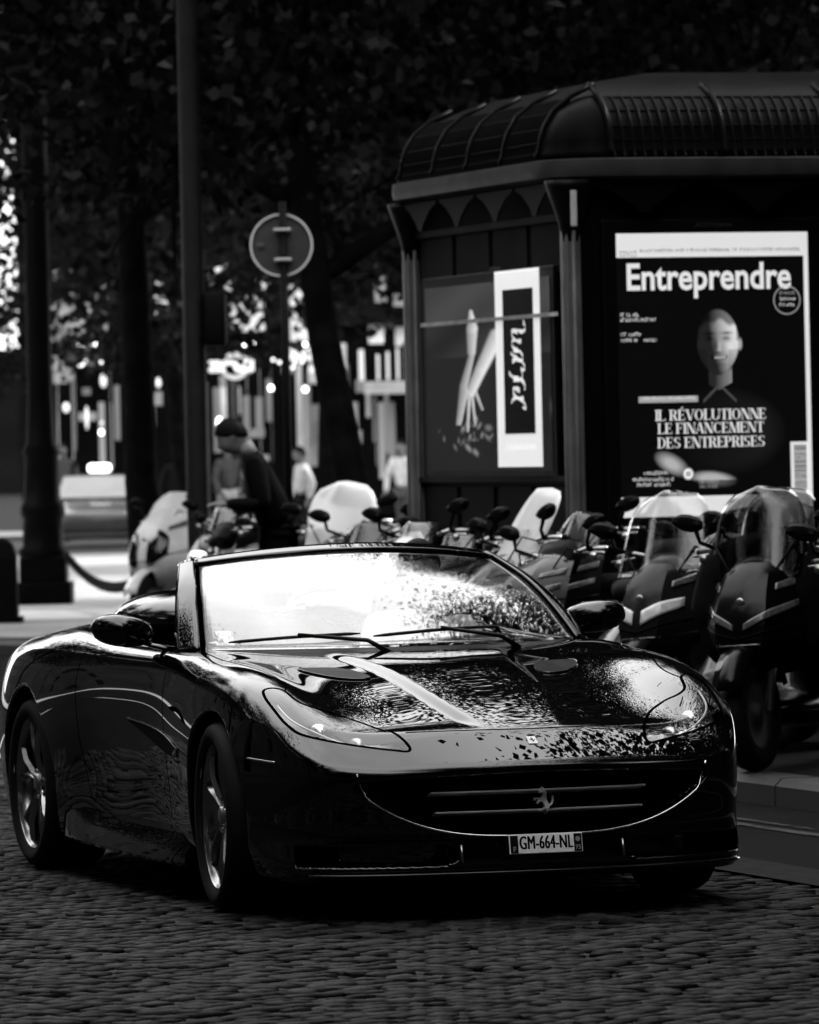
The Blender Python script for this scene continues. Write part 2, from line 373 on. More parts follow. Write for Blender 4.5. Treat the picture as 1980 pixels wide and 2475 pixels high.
Lk = dk[-1]; nst = int(Lk / .98); kerbs = []
def kpt(s): i = np.clip(np.searchsorted(dk, s), 1, len(dk) - 1); t = (s - dk[i-1]) / (dk[i] - dk[i-1]); return Pk[i-1] * (1 - t) + Pk[i] * t
for k in range(nst):
    a, b = kpt(k * Lk / nst + .008), kpt((k + 1) * Lk / nst - .008); t = (b - a) / np.linalg.norm(b - a); nrm = np.array([-t[1], t[0]])
    mb = MB(); h = .125 + r_.uniform(-.004, .004); w = .2
    rings = [[(p[0] + nrm[0] * q, p[1] + nrm[1] * q, z) for q, z in ((0, -.05), (w, -.05), (w, h - .035), (w - .03, h - .004), (w - .05, h), (0, h))] for p in (a, b)]
    mb.loft(rings).build('kerb_stone', kerb_m, pav)
left_k = MB()
for k in range(14):
    x = -6.0 - k; MB().box((x - .5, 52.3 + .03 * k, .03), (.98, .2, .19), None, .012).build('kerb_stone', kerb_m, pav)
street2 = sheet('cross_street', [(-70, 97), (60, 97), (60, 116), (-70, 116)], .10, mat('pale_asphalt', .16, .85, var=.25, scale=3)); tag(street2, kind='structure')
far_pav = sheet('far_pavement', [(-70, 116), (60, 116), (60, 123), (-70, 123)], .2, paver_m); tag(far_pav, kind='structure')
# ---------------------------------------------------------------- the convertible
CAR = thing('convertible_car', 'glossy black open-top sports car with a number plate, driving on the cobbles', 'car', (.1564, 22.275, 0), math.atan2(-.9524, .305))
paint = mat('black_car_paint', .004, .25, coat=1., var=0., coatr=.0, spec=.0)
MATS['black_car_paint'].node_tree.nodes['Principled BSDF'].inputs['Coat IOR'].default_value = 1.6
gap_m = mat('panel_gap_black', .002, .9, var=0., spec=.0)
chrome = mat('chrome_trim', .75, .12, metal=1., var=.05)
satin = mat('satin_silver', .45, .3, metal=1., var=.08)
plastic = mat('black_plastic', .012, .45, var=.2, spec=.3)
rubber = mat('tyre_rubber', .012, .75, var=.3, scale=30, spec=.2)
leather = mat('black_leather', .03, .4, var=.25, scale=14, bump=.002)
def grid_nets(f, lo, hi, h):
    ax = [np.arange(lo[i], hi[i] + h, h) for i in range(3)]; F = f(*ax); n = F.shape
    s = F < 0; c = np.zeros([k - 1 for k in n], np.int8)
    for a in (0, 1):
        for b in (0, 1):
            for d in (0, 1): c += s[a:n[0]-1+a, b:n[1]-1+b, d:n[2]-1+d]
    act = np.argwhere((c > 0) & (c < 8)); idx = -np.ones(c.shape, np.int64); idx[tuple(act.T)] = np.arange(len(act))
    acc = np.zeros((len(act), 3)); cnt = np.zeros(len(act))
    cor = [(a, b, d) for a in (0, 1) for b in (0, 1) for d in (0, 1)]
    for p in cor:
        for k in range(3):
            if p[k]: continue
            q = list(p); q[k] = 1
            fa = F[tuple((act + p).T)]; fb = F[tuple((act + q).T)]; m = (fa < 0) != (fb < 0)
            t = fa[m] / (fa[m] - fb[m]); P = act[m] + np.array(p, float); P[:, k] += t; acc[m] += P; cnt[m] += 1
    V = acc / cnt[:, None] * h + np.array([a[0] for a in ax])
    Q = []
    for k in range(3):
        u, w = (k + 1) % 3, (k + 2) % 3
        sl0 = [slice(None)] * 3; sl1 = [slice(None)] * 3; sl0[k] = slice(0, -1); sl1[k] = slice(1, None)
        A, B = s[tuple(sl0)], s[tuple(sl1)]; e = np.argwhere(A != B)
        e = e[(e[:, u] > 0) & (e[:, w] > 0) & (e[:, u] < n[u] - 1) & (e[:, w] < n[w] - 1)]
        inside = A[tuple(e.T)]; g = []
        for du, dw in ((0, 0), (1, 0), (1, 1), (0, 1)):
            z = e.copy(); z[:, u] -= du; z[:, w] -= dw; g.append(idx[tuple(z.T)])
        g = np.stack(g, 1); g[~inside] = g[~inside][:, ::-1]; Q.append(g)
    return V, np.concatenate(Q)
def body_grid(X, Y, Z):
    T = top_z(X[:, None] + 0 * Y[None], np.abs(Y)[None] + 0 * X[:, None])[:, :, None]
    S = fS(X[:, None] + 0 * Z[None], Z[None] + 0 * X[:, None])[:, None, :]
    N = (fN(Y)[:, None] + fNz(Z)[None])[None]
    return body_f(X[:, None, None], Y[None, :, None], Z[None, None, :], T, S, N)
def bgrad(V, e=.0015):
    G = np.zeros_like(V)
    for k in range(3):
        d = np.zeros(3); d[k] = e; G[:, k] = (body_f(*(V + d).T) - body_f(*(V - d).T)) / (2 * e)
    return G
def newton(V, it=3):
    V0 = V.copy()
    for _ in range(it):
        G = bgrad(V); f = body_f(*V.T); st = G * (f / np.maximum((G**2).sum(1), .2))[:, None]
        V = V - np.clip(st, -.006, .006)
    return V
BH = .0115
BV, BQ = grid_nets(body_grid, (-3.68, -1.5 * BH, .10), (1.02, 1.005, 1.08), BH)      # one half, mirrored below
BV[np.abs(BV[:, 1]) < .6 * BH, 1] = 0.
BQ = BQ[(BV[BQ][:, :, 1] >= 0).all(1) & (BV[BQ][:, :, 1].max(1) > 1e-6)]
u_, i_ = np.unique(BQ, return_inverse=True); BV = BV[u_]; BQ = i_.reshape(BQ.shape)
mid = BV[:, 1] == 0
BV = newton(BV, 2); BV[mid, 1] = 0.
mi = np.where(mid, np.arange(len(BV)), len(BV) + np.cumsum(~mid) - 1)
BV = np.concatenate([BV, BV[~mid] * [1, -1, 1]]); BQ = np.concatenate([BQ, mi[BQ][:, ::-1]])
def in_poly(px, py, poly):
    c = np.zeros(len(px), bool); n = len(poly)
    for i in range(n):
        x0, y0 = poly[i]; x1, y1 = poly[i - 1]
        k = (y0 > py) != (y1 > py)
        c ^= k & (px < (x1 - x0) * (py - y0) / (y1 - y0 + 1e-12) + x0)
    return c
LENS = [(.30,.822),(.301,.785),(.335,.755),(.425,.735),(.465,.695),(.49,.63),(.56,.552),(.68,.485),(.765,.452),(.81,.442),(.825,.455),(.805,.50),(.76,.59),(.695,.712),(.63,.79),(.565,.82),(.46,.832),(.36,.835)]
def smooth_poly(P, n=4):
    P = np.array(P); out = []; m = len(P)
    for i in range(m):
        a, b, c, d = P[i - 1], P[i], P[(i + 1) % m], P[(i + 2) % m]
        for k in range(n):
            t = k / n; out.append(.5 * (2 * b + (c - a) * t + (2 * a - 5 * b + 4 * c - d) * t**2 + (3 * b - a - 3 * c + d) * t**3))
    return np.array(out)
LENSP = smooth_poly(LENS, 5)
Cq = BV[BQ].mean(1); ca = np.abs(Cq[:, 1]); Nq = np.cross(BV[BQ[:, 2]] - BV[BQ[:, 0]], BV[BQ[:, 3]] - BV[BQ[:, 1]]); Nq /= np.linalg.norm(Nq, axis=1)[:, None] + 1e-12
is_lens = in_poly(Cq[:, 0], ca, LENSP) & (Nq[:, 2] > .05) & (Cq[:, 2] > .55)
# snap the rim of the lens onto its outline
lv = np.zeros(len(BV), bool); ov = np.zeros(len(BV), bool); lv[BQ[is_lens].ravel()] = True; ov[BQ[~is_lens].ravel()] = True
bd = np.where(lv & ov)[0]
seg0, seg1 = LENSP, np.roll(LENSP, -1, 0)
for it in range(2):
    p = np.stack([BV[bd, 0], np.abs(BV[bd, 1])], 1); d = seg1 - seg0
    t = np.clip(((p[:, None] - seg0[None]) * d[None]).sum(2) / (d**2).sum(1)[None], 0, 1); q = seg0[None] + t[:, :, None] * d[None]
    j = ((q - p[:, None])**2).sum(2).argmin(1); q = q[np.arange(len(bd)), j]
    BV[bd, 0] = q[:, 0]; BV[bd, 1] = np.sign(BV[bd, 1]) * q[:, 1]
    for _ in range(3):
        G = bgrad(BV[bd]); f = body_f(*BV[bd].T); BV[bd, 2] -= np.clip(f / np.where(np.abs(G[:, 2]) < .3, .3, G[:, 2]), -.01, .01)
BN = bgrad(BV); BN /= np.linalg.norm(BN, axis=1)[:, None] + 1e-9
cut = Spl([.74,.70,.62,.56,.49,.44,.33,0,-.5,-.9], [.43,.465,.50,.55,.63,.735,.752,.762,.79,.81])
xs_shut = lambda a: .782 - .29 * a**2
cowl_x = lambda a: -.40 - .42 * (a / .76)**2.2
ckd = cockpit_sd(Cq[:, 0], ca)
is_int = (ckd < .012) & (Cq[:, 2] < .985) & (Cq[:, 2] > .40) & ~((Nq[:, 2] > .75) & (Cq[:, 2] > .86))
is_hood = ~is_lens & (Nq[:, 2] > .25) & (Cq[:, 0] < xs_shut(ca)) & (Cq[:, 0] > cowl_x(ca)) & (ca < cut(np.clip(Cq[:, 0], -.9, .74))) & (Cq[:, 2] > .5)
is_gr = (grille_sd(ca, Cq[:, 2]) < -.004) & (Cq[:, 0] > .8) & (Cq[:, 0] < fN(ca) - .02)
is_bump = ~is_lens & ~is_hood & ~is_gr & (Cq[:, 0] > .36)
is_door = (ca > .70) & (Cq[:, 0] < -.74) & (Cq[:, 0] > -1.93 + .35 * np.maximum(.55 - Cq[:, 2], 0)) & (Cq[:, 2] > .26) & ~is_int
owner = np.full(len(BQ), 0); owner[is_door & (Cq[:, 1] < 0)] = 1; owner[is_door & (Cq[:, 1] > 0)] = 2
owner[is_bump] = 3; owner[is_hood] = 4; owner[is_gr] = 5; owner[is_lens & (Cq[:, 1] < 0)] = 6; owner[is_lens & (Cq[:, 1] > 0)] = 7; owner[is_int] = 8
def submesh(sel, name, m, parent=CAR, off=0.):
    q = BQ[sel]; u, inv = np.unique(q, return_inverse=True); inv = inv.reshape(q.shape)
    me = bpy.data.meshes.new(name); v = BV[u] + BN[u] * off
    me.from_pydata(v.tolist(), [], inv.tolist()); me.polygons.foreach_set('use_smooth', [True] * len(inv)); me.materials.append(m)
    me.normals_split_custom_set_from_vertices(BN[u].tolist()); me.update()
    o = bpy.data.objects.new(name, me); COL.objects.link(o); o.parent = parent; return o
lens_m = glass('headlight_glass', 1.55, .92)
grille_m = mat('grille_black', .003, .6, var=0., spec=.1)
PARTS = {}
for k, (nm, mm) in enumerate((('body', paint), ('door', paint), ('door', paint), ('front_bumper', paint), ('bonnet', paint), ('grille', grille_m), ('headlight', lens_m), ('headlight', lens_m), ('interior_tub', leather))):
    PARTS[k] = submesh(owner == k, nm, mm)
bowl_m = mat('headlight_bowl', .85, .3, metal=.8, var=.15, scale=60)
dark_m = mat('headlight_dark', .01, .3, coat=.5, var=.1)
# surface finders
def solve(fn, lo, hi, n=26):
    lo = np.array(lo, float); hi = np.array(hi, float)            # f(lo) > 0 outside, f(hi) < 0 inside
    for _ in range(n):
        m = (lo + hi) / 2; i = fn(m) < 0; hi = np.where(i, m, hi); lo = np.where(i, lo, m)
    return hi
def s_top(x, y): x, y = np.asarray(x, float), np.asarray(y, float); return np.stack([x, y, solve(lambda z: body_f(x, y, z), x * 0 + 1.15, x * 0 + .48)], 1)
def s_side(x, z, sg): x, z = np.asarray(x, float), np.asarray(z, float); y = solve(lambda a: body_f(x, a, z), x * 0 + 1.05, x * 0 + .72); return np.stack([x, sg * y, z], 1)
def s_front(y, z):
    y, z = np.asarray(y, float), np.asarray(z, float); return np.stack([solve(lambda x: body_f(x, y, z), y * 0 + 1.05, y * 0 + .3), y, z], 1)
def s_norm(P): G = bgrad(np.asarray(P)); return G / (np.linalg.norm(G, axis=1)[:, None] + 1e-9)
def ribbon(P, w, off=.0006, mb=None, closed=False):
    P = np.asarray(P); N = s_norm(P)
    T = (np.roll(P, -1, 0) - np.roll(P, 1, 0)) if closed else np.gradient(P, axis=0)
    T /= np.linalg.norm(T, axis=1)[:, None] + 1e-9; S = np.cross(N, T)
    a = P + S * w / 2 + N * off; b = P - S * w / 2 + N * off; n = len(P); mb = mb or MB()
    F = [(i, (i + 1) % n, n + (i + 1) % n, n + i) for i in range(n if closed else n - 1)]
    return mb.add(np.concatenate([a, b]), F)

# shut lines
mb = MB()
aa = np.linspace(-.43, .43, 60); ribbon(s_top(xs_shut(np.abs(aa)), aa), .006, mb=mb)
for sg in (-1, 1):
    xx = np.linspace(.335, -.72, 60); ribbon(s_top(xx, sg * cut(xx)), .006, mb=mb)
mb.build('bonnet_gap', gap_m, PARTS[4])
for sg, hl, dr in ((-1, PARTS[6], PARTS[1]), (1, PARTS[7], PARTS[2])):
    L = LENSP * [1, sg]; ribbon(s_top(L[:, 0], L[:, 1]), .011, mb=None, closed=True).build('gasket', gap_m, hl)
    sel = owner == (6 if sg < 0 else 7)
    # reflector bowl below the lens
    q = BQ[sel]; u, inv = np.unique(q, return_inverse=True); inv = inv.reshape(q.shape)
    v = BV[u] - BN[u] * .012 - np.array([.02, sg * .012, .035])
    me = bpy.data.meshes.new('reflector'); me.from_pydata(v.tolist(), [], inv.tolist()); ro_ = obj('reflector', me, bowl_m, hl); me.materials.append(dark_m)
    for p_ in me.polygons:
        c_ = p_.center; p_.material_index = 1 if (c_.x < .63 - .25 * (abs(c_.y) - .65) or abs(c_.y) > .78) else 0
    c = s_top([.585], [sg * .70])[0] - [.02, 0, .045]
    MB().lathe([(.0, .045), (.020, .04), (.034, .02), (.038, 0), (.038, -.04)], 20, 'x', c).build('projector', chrome, hl, True)
    c2 = s_top([.69], [sg * .59])[0] - [.02, 0, .04]
    MB().lathe([(.0, .035), (.014, .03), (.024, .015), (.027, 0), (.027, -.03)], 16, 'x', c2).build('projector', satin, hl, True)
    e = dens([(.40, .80), (.52, .785), (.62, .73), (.70, .64), (.765, .54)], 24); ps = s_top(e[:, 0], sg * e[:, 1]) - [0.01, 0, .022]
    MB().tube(ps, .004, 6).build('light_strip', satin, hl, True)
    mb = MB()
    for k in range(7):
        t = k / 6; p = s_top([.50 + .08 * t], [sg * (.60 + .10 * t)])[0]; mb.box(p - np.array([.0, 0, .05]), (.012, .03, .03), (0, 0, sg * .8))
    mb.build('light_fins', dark_m, hl)
    # door gap, handle, mirror foot
    zz = np.linspace(.90, .30, 30); ribbon(s_side(-.74 - .02 * (zz - .6), zz, sg), .006, mb=None).build('door_gap', gap_m, dr)
    zz = np.linspace(.93, .32, 30); ribbon(s_side(-1.93 + .35 * np.maximum(.55 - zz, 0), zz, sg), .006).build('door_gap', gap_m, dr)
    # fender vent: dark recess blade with a bright lip
    e = dens([(-.50, .565), (-.66, .60), (-.90, .632), (-1.28, .655)], 24); e2 = dens([(-.50, .535), (-.66, .535), (-.92, .575), (-1.28, .652)], 24)
    A, B = s_side(e[:, 0], e[:, 1], sg), s_side(e2[:, 0], e2[:, 1], sg)
    nn = len(A); MB().add(np.concatenate([A + [0, sg * .0015, 0], B + [0, sg * .0015, 0]]), [(i, i + 1, nn + i + 1, nn + i) for i in range(nn - 1)]).build('fender_vent', grille_m, PARTS[0])
    MB().tube(A + [0, sg * .004, 0], [.0035] * (nn - 1) + [.001], 6).build('vent_lip', paint, PARTS[0], True)
    MB().ball(s_side([-.56], [.548], sg)[0] - [0, sg * .004, 0], (.035, .012, .016), 8, (0, -.3, 0)).build('vent_trim', satin, PARTS[0], True)
    # side skirt blade
    rings = []
    for x in np.linspace(-.44, -2.22, 24):
        y = .905 + .035 * math.sin(math.pi * min(1, (x + .44) / -1.78))**.5; t = (x + .44) / -1.78; z1 = .165 + .02 * t + .05 * max(0, t - .75) / .25
        rings.append([(x, sg * .84, .14), (x, sg * (y + .012), .138 + .01 * t), (x, sg * (y + .02), .148 + .012 * t), (x, sg * (y + .012), z1 + .02), (x, sg * (y - .03), z1 + .085), (x, sg * .82, z1 + .09)])
    MB().loft(rings).build('side_skirt', paint, CAR, True, angle=.6)
    # intake corner fins and lower lip edge
    zz = np.array([.205, .265]); P = s_front([sg * .30, sg * .30], zz)
    MB().tube([P[0], P[1]], .005, 6).build('intake_fin', satin, PARTS[3], True)
    e = np.linspace(.33, .80, 24); P = s_front(sg * e, .197 + 0 * e); MB().tube(P + [.002, 0, 0], .005, 6).build('intake_lip', paint, PARTS[3], True)
    P = s_front([sg * .76], [.548]); MB().lathe([(.0, .003), (.010, .003), (.011, 0), (.011, -.004)], 14, 'x', P[0]).build('parking_sensor', plastic, PARTS[3], True)
    P = s_side(np.linspace(.58, .40, 12), np.linspace(.56, .57, 12), sg); MB().tube(P, .005, 6).build('side_marker', satin, PARTS[3], True)
ee = np.linspace(-.80, .80, 80); P = s_front(ee, .175 + 0 * ee); MB().tube(P + [.012, 0, -.01], .011, 8, flat=.7).build('front_splitter', mat('splitter_black', .02, .3, coat=.6, var=.2), CAR, True)
# grille: chrome lower lip, blades, mesh bars, sensors
al = np.linspace(-.652, .652, 90); lo = grille_lo(np.abs(al)) - .002; lo = np.where(np.abs(al) > .62, lo + (np.abs(al) - .62) * 2.0, lo)
P = s_front(al, lo - .004); MB().tube(P + [.003, 0, 0], .0042, 6).build('chrome_lip', chrome, PARTS[5], True)
for z, w in ((.447, .40), (.377, .385)):
    y = np.linspace(-w, w, 30); x = fN(y) - .022
    rg = [[(x[i], y[i], z + .006), (x[i] + .006, y[i], z + .004), (x[i] + .006, y[i], z), (x[i] - .05, y[i], z - .012)] for i in range(30)]
    MB().loft(rg).build('grille_blade', mat('blade_grey', .8, .42, metal=.8, var=.1), PARTS[5])
mb = MB()
for k in range(46):
    y = -.62 + k * 1.24 / 45; lo_ = float(grille_lo(np.array([abs(y)]))[0]); mb.box((.852, y, (lo_ + .50) / 2), (.006, .004, .50 - lo_))
for z in np.arange(.31, .5, .014): mb.box((.85, 0, z), (.004, 1.1, .003))
mb.build('grille_mesh', mat('mesh_grey', .01, .5, var=.1), PARTS[5])
for y in (-.27, .29): MB().lathe([(0, .01), (.013, .01), (.015, 0), (.015, -.05)], 16, 'x', (.93 - .05, y, .487)).build('grille_sensor', mat('sensor_grey', .12, .4, var=.1), PARTS[5], True)
# horse emblem: traced outline, u to the right of a viewer in front, v up (unit height)
HORSE = [(-.02,1.),(.03,.93),(.10,.86),(.14,.76),(.14,.66),(.15,.60),(.17,.50),(.21,.42),(.24,.36),(.27,.36),(.33,.40),(.38,.50),(.37,.60),(.40,.68),(.44,.60),(.44,.48),(.40,.38),(.33,.31),(.27,.29),(.25,.26),(.22,.20),(.18,.16),(.20,.10),(.14,.04),(.08,.0),(.06,.03),(.12,.08),(.13,.14),(.08,.19),(.02,.16),(-.06,.13),(-.12,.10),(-.14,.13),(-.08,.17),(-.01,.21),(.04,.25),(.06,.32),(.03,.40),(-.01,.46),(-.08,.46),(-.16,.44),(-.20,.38),(-.23,.40),(-.20,.48),(-.12,.52),(-.20,.55),(-.28,.56),(-.30,.50),(-.33,.52),(-.31,.60),(-.22,.61),(-.10,.58),(-.04,.62),(-.02,.70),(-.01,.78),(-.04,.80),(-.14,.76),(-.17,.79),(-.14,.84),(-.07,.90),(-.04,.95)]
def fan_mesh(poly, fn0, fn1):
    bm = bmesh.new(); a = [bm.verts.new(fn0(u, v)) for u, v in poly]; b = [bm.verts.new(fn1(u, v)) for u, v in poly]
    e = [bm.edges.new((b[i], b[(i + 1) % len(b)])) for i in range(len(b))]; bmesh.ops.triangle_fill(bm, use_beauty=True, edges=e)
    n = len(a)
    for i in range(n): bm.faces.new((a[i], a[(i + 1) % n], b[(i + 1) % n], b[i]))
    bmesh.ops.recalc_face_normals(bm, faces=bm.faces[:]); me = bpy.data.meshes.new('m'); bm.to_mesh(me); bm.free(); return me
hs = .098
obj('emblem', fan_mesh(HORSE, lambda u, v: (.938, u * hs, .362 + v * hs), lambda u, v: (.955 + .004 * math.sin(v * 9), u * hs * .93, .364 + v * hs * .98)), mat('emblem_silver', .8, .38, metal=.7, var=.15, scale=60), PARTS[5], False)
# nose badge: a small pale plate with the same horse
bc = s_top([.845], [0.])[0]; bn = s_norm(bc[None])[0]; bt = np.cross([0, 1, 0], bn); bt = -bt if bt[2] < 0 else bt
bpl = MB().prism([(-.0165, -.022), (.0165, -.022), (.0165, .022), (-.0165, .022)], .0, .003, lambda u, v, h: bc + np.array([0, u, 0]) + bt * v + bn * h).build('nose_badge', mat('badge_pale', .95, .4, var=.05), CAR)
bh = .026
obj('badge_horse', fan_mesh(HORSE, lambda u, v: bc + np.array([0, u * bh, 0]) + bt * (v - .5) * bh + bn * .0025, lambda u, v: bc + np.array([0, u * bh, 0]) + bt * (v - .5) * bh + bn * .0038), gap_m, bpl, False)
# number plate
pw, ph = .272, .070; px_ = .972; pz = .262
pl = MB().box((px_, 0, pz), (.008, pw, ph), (0, -.16, 0), .003).build('number_plate', mat('plate_white', .95, .5, var=.06, scale=30), CAR)
ink = mat('plate_ink', .006, .5, var=0.); band = mat('plate_band', .03, .5, var=.1)
def on_plate(me, y, z, sc=1., mm=ink, name='plate_characters', d=.0046):
    M = Matrix.Translation((px_ + d, 0, pz)) @ Matrix.Rotation(-.16, 4, 'Y') @ Matrix.Translation((0, y, z)) @ Matrix(((0, 0, 1, 0), (1, 0, 0, 0), (0, 1, 0, 0), (0, 0, 0, 1)))
    me.transform(M); return obj(name, me, mm, pl, False)
for sgn in (-1, 1):
    me = MB().box((0, 0, 0), (.029, .062, .0006)).mesh(); on_plate(me, sgn * (pw / 2 - .018), 0, mm=band, name='plate_band')
for k_, dy in enumerate((-.0017, -.0008, 0., .0008, .0017)): on_plate(text_mesh('GM-664-NL', .066, 0., sx=.58, space=1.06), dy, .002, d=.0046 + .0001 * k_)
pale = mat('plate_pale', .3, .5, var=0.)
on_plate(text_mesh('F', .026, .0004), -(pw / 2 - .018), -.018, mm=pale, d=.0056)
on_plate(text_mesh('75', .022, .0004), pw / 2 - .018, -.018, mm=pale, d=.0056)
on_plate(MB().lathe([(0, 0), (.009, 0)], 10).mesh(), pw / 2 - .018, .012, mm=pale, name='plate_crest', d=.0056)
# ---------------------------------------------------------------- windscreen, mirrors, cabin, wheels
def WS(s, t, off=0.):
    b = Vector((-.44 - .36 * abs(s)**2.2, .745 * s, .922)); h = Vector((-1.19 - .17 * s * s, .60 * s, 1.272 - .045 * s * s))
    p = b.lerp(h, t); n = Vector((.42 + .1 * 0, .18 * s, .85)).normalized(); return p + n * (.035 * math.sin(math.pi * min(max(t, -.1), 1.1)) + off)
wind = MB().grid(lambda u, v: WS(-.985 + 1.97 * u, .0 + .985 * v), 40, 24).build('windscreen', glass('windscreen_glass', 2.0, .93), CAR, True, solid=.006)
trim = mat('frame_black', .006, .15, coat=1., var=0.)
MB().grid(lambda u, v: WS(-1.0 + 2.0 * u, .982 + .085 * v, .004), 40, 4).build('windscreen_header', paint, CAR, True, solid=.02)
for sg in (-1, 1):
    MB().grid(lambda u, v: WS(sg * (1.0 + .095 * u), -.03 + 1.10 * v, .004 - .010 * u * u), 5, 24).build('windscreen_pillar', paint, CAR, True, solid=.022)
    MB().grid(lambda u, v: WS(sg * (.978 + .02 * u), -.02 + 1.0 * v, .005), 1, 24).build('glass_seal', gap_m, wind, True)
    # mirror: stalk and rounded housing
    mc = Vector((-1.13, sg * .95, .992)); rings = []
    for k in range(15):
        t = k / 14; u = (t - .5) * 2; rr = max(1e-3, (1 - abs(u)**2.6))**.5
        c = mc + Vector((-.03 * abs(u), sg * u * .125, .012 * u)); rings.append(ring(c, .085 * rr, .062 * rr + .0005, 18, 2.3, (1, sg * .15, 0), (0, 0, 1)))
    mh = MB().loft(rings).build('mirror_housing', paint, CAR, True)
    MB().tube([mc + Vector((.0, -sg * .08, -.045)), Vector((-1.06, sg * .86, .935)), Vector((-1.00, sg * .79, .918))], [.022, .016, .022], 10, flat=.55).build('mirror_stalk', paint, mh, True)
    MB().loft([ring(mc + Vector((-.079, 0, 0)), .10, .048, 18, 2.6, (0, 1, 0), (0, 0, 1)), ring(mc + Vector((-.088, 0, 0)), .098, .046, 18, 2.6, (0, 1, 0), (0, 0, 1))]).build('mirror_glass', chrome, mh, True)
    # bonnet vents by the cowl
    V = [(.02, .335), (-.02, .44), (-.16, .53), (-.24, .52), (-.22, .40), (-.10, .34)]
    VP = smooth_poly(V, 3); P = s_top(VP[:, 0], sg * VP[:, 1]); n_ = len(P)
    MB().add(np.concatenate([P + [0, 0, .004], P - [0, 0, .01]]), [tuple(range(n_))] + [(i, (i + 1) % n_, n_ + (i + 1) % n_, n_ + i) for i in range(n_)]).build('bonnet_vent', mat('vent_grey', .05, .35, var=.2), PARTS[4])
    MB().tube(P[:10] + [0, 0, .003], .004, 6).build('vent_edge', paint, PARTS[4], True)
# wipers
for a, b in (((-.88, .02), (-.28, .075)), ((-.22, .05), (.50, .10))):
    pts = [WS(a[0] + (b[0] - a[0]) * k / 12, a[1] + (b[1] - a[1]) * k / 12, .02 + .006 * math.sin(k / 12 * 3.14)) for k in range(13)]
    w = MB().tube(pts, [.004] + [.009] * 11 + [.003], 6, flat=.8).build('wiper', plastic, CAR, True)
    q = pts[6]; MB().tube([q + Vector((.005, 0, .008)), WS((a[0] + b[0]) / 2 + .32, .0, .03), WS((a[0] + b[0]) / 2 + .42, -.05, .0)], [.008, .009, .012], 6).build('wiper_arm', plastic, w, True)
MB().grid(lambda u, v: WS(-.99 + 1.98 * u, -.10 + .10 * v, -.004), 30, 3).build('cowl_panel', plastic, CAR, True, solid=.006)
stk = MB().grid(lambda u, v: WS(-.93 + .075 * u, .06 + .13 * v, -.012), 2, 2).build('sticker', mat('sticker_white', .8, .5, var=.03), wind, False)
# dashboard, instrument cowl, wheel
rings = []
for y in np.linspace(-.66, .66, 25):
    hump = .05 * math.exp(-((y - .36) / .17)**4); z = .895 + hump; x0 = -.62 - .30 * (abs(y) / .75)**2.2
    rings.append([(x0 + .05, y, .86), (x0, y, .885), (x0 - .12, y, z), (x0 - .22 - hump, y, z + .0), (x0 - .25 - hump, y, z - .03), (x0 - .22, y, .80), (x0 - .12, y, .62), (x0, y, .62)])
MB().loft(rings).build('dashboard', mat('dash_leather', .05, .5, var=.2, scale=20, bump=.001), CAR, True, sub=1)
sw_c = Vector((-1.10, .36, .865)); sw = MB(); tl = R(24)
sw.tube([sw_c + Vector((-math.sin(tl) * math.sin(q) * .185 * -1, math.cos(q) * .185, math.cos(tl) * math.sin(q) * .185)) for q in np.linspace(0, 2 * math.pi, 33)[:-1]], .016, 8, closed=True)
so = sw.build('steering_wheel', leather, CAR, True)
mb = MB(); mb.ball(sw_c, (.03, .06, .05), 8)
for q in (0, math.pi, -math.pi / 2): mb.tube([sw_c, sw_c + Vector((math.sin(tl) * math.sin(q) * .18, math.cos(q) * .18, math.cos(tl) * math.sin(q) * .18))], .014, 6)
mb.build('steering_spokes', plastic, so, True)
def seat(y0, x0=-1.66, s=1., name='front_seat'):
    mb = MB(); rings = []
    for k, (z, w, d, dx) in enumerate(((.42, .23, .07, .12), (.55, .25, .08, .08), (.72, .26, .075, .03), (.86, .25, .07, -.03), (.96, .19, .06, -.07), (1.02, .13, .055, -.09), (1.09, .125, .055, -.105), (1.13, .10, .04, -.115), (1.145, .05, .02, -.12))):
        rings.append(ring((x0 + dx, y0, .42 + (z - .42) * s), w, d, 20, 2.8, (0, 1, 0), (1, 0, 0)))
    mb.loft(rings); o = mb.build(name, leather, CAR, True)
    MB().box((x0 + .32, y0, .44), (.50, .48, .14), (0, -.12, 0), .05).build('seat_cushion', leather, o, True)
    mb = MB()
    for k in range(4):
        z = .62 + .1 * k; mb.tube([(x0 + .03 - .05 * k / 3 + .085, y0 - .12, z), (x0 + .03 - .05 * k / 3 + .092, y0, z), (x0 + .03 - .05 * k / 3 + .085, y0 + .12, z)], .004, 5)
    mb.build('seat_stitching', satin, o); return o
for y in (-.36, .36): seat(y)
for y in (-.30, .30): seat(y, -2.24, .86, 'rear_seat')
# side windows down, rear deck humps behind the seats
for sg in (-1, 1):
    MB().ball((-2.52, sg * .36, .985), (.42, .24, .125), 14).build('deck_hump', paint, CAR, True)
# tail lights
for sg in (-1, 1): MB().lathe([(0, -.02), (.05, -.02), (.055, 0), (.055, .06)], 20, 'x', (-3.50, sg * .62, .78)).build('tail_light', mat('tail_lens', .06, .15, coat=1., var=.1), CAR, True)
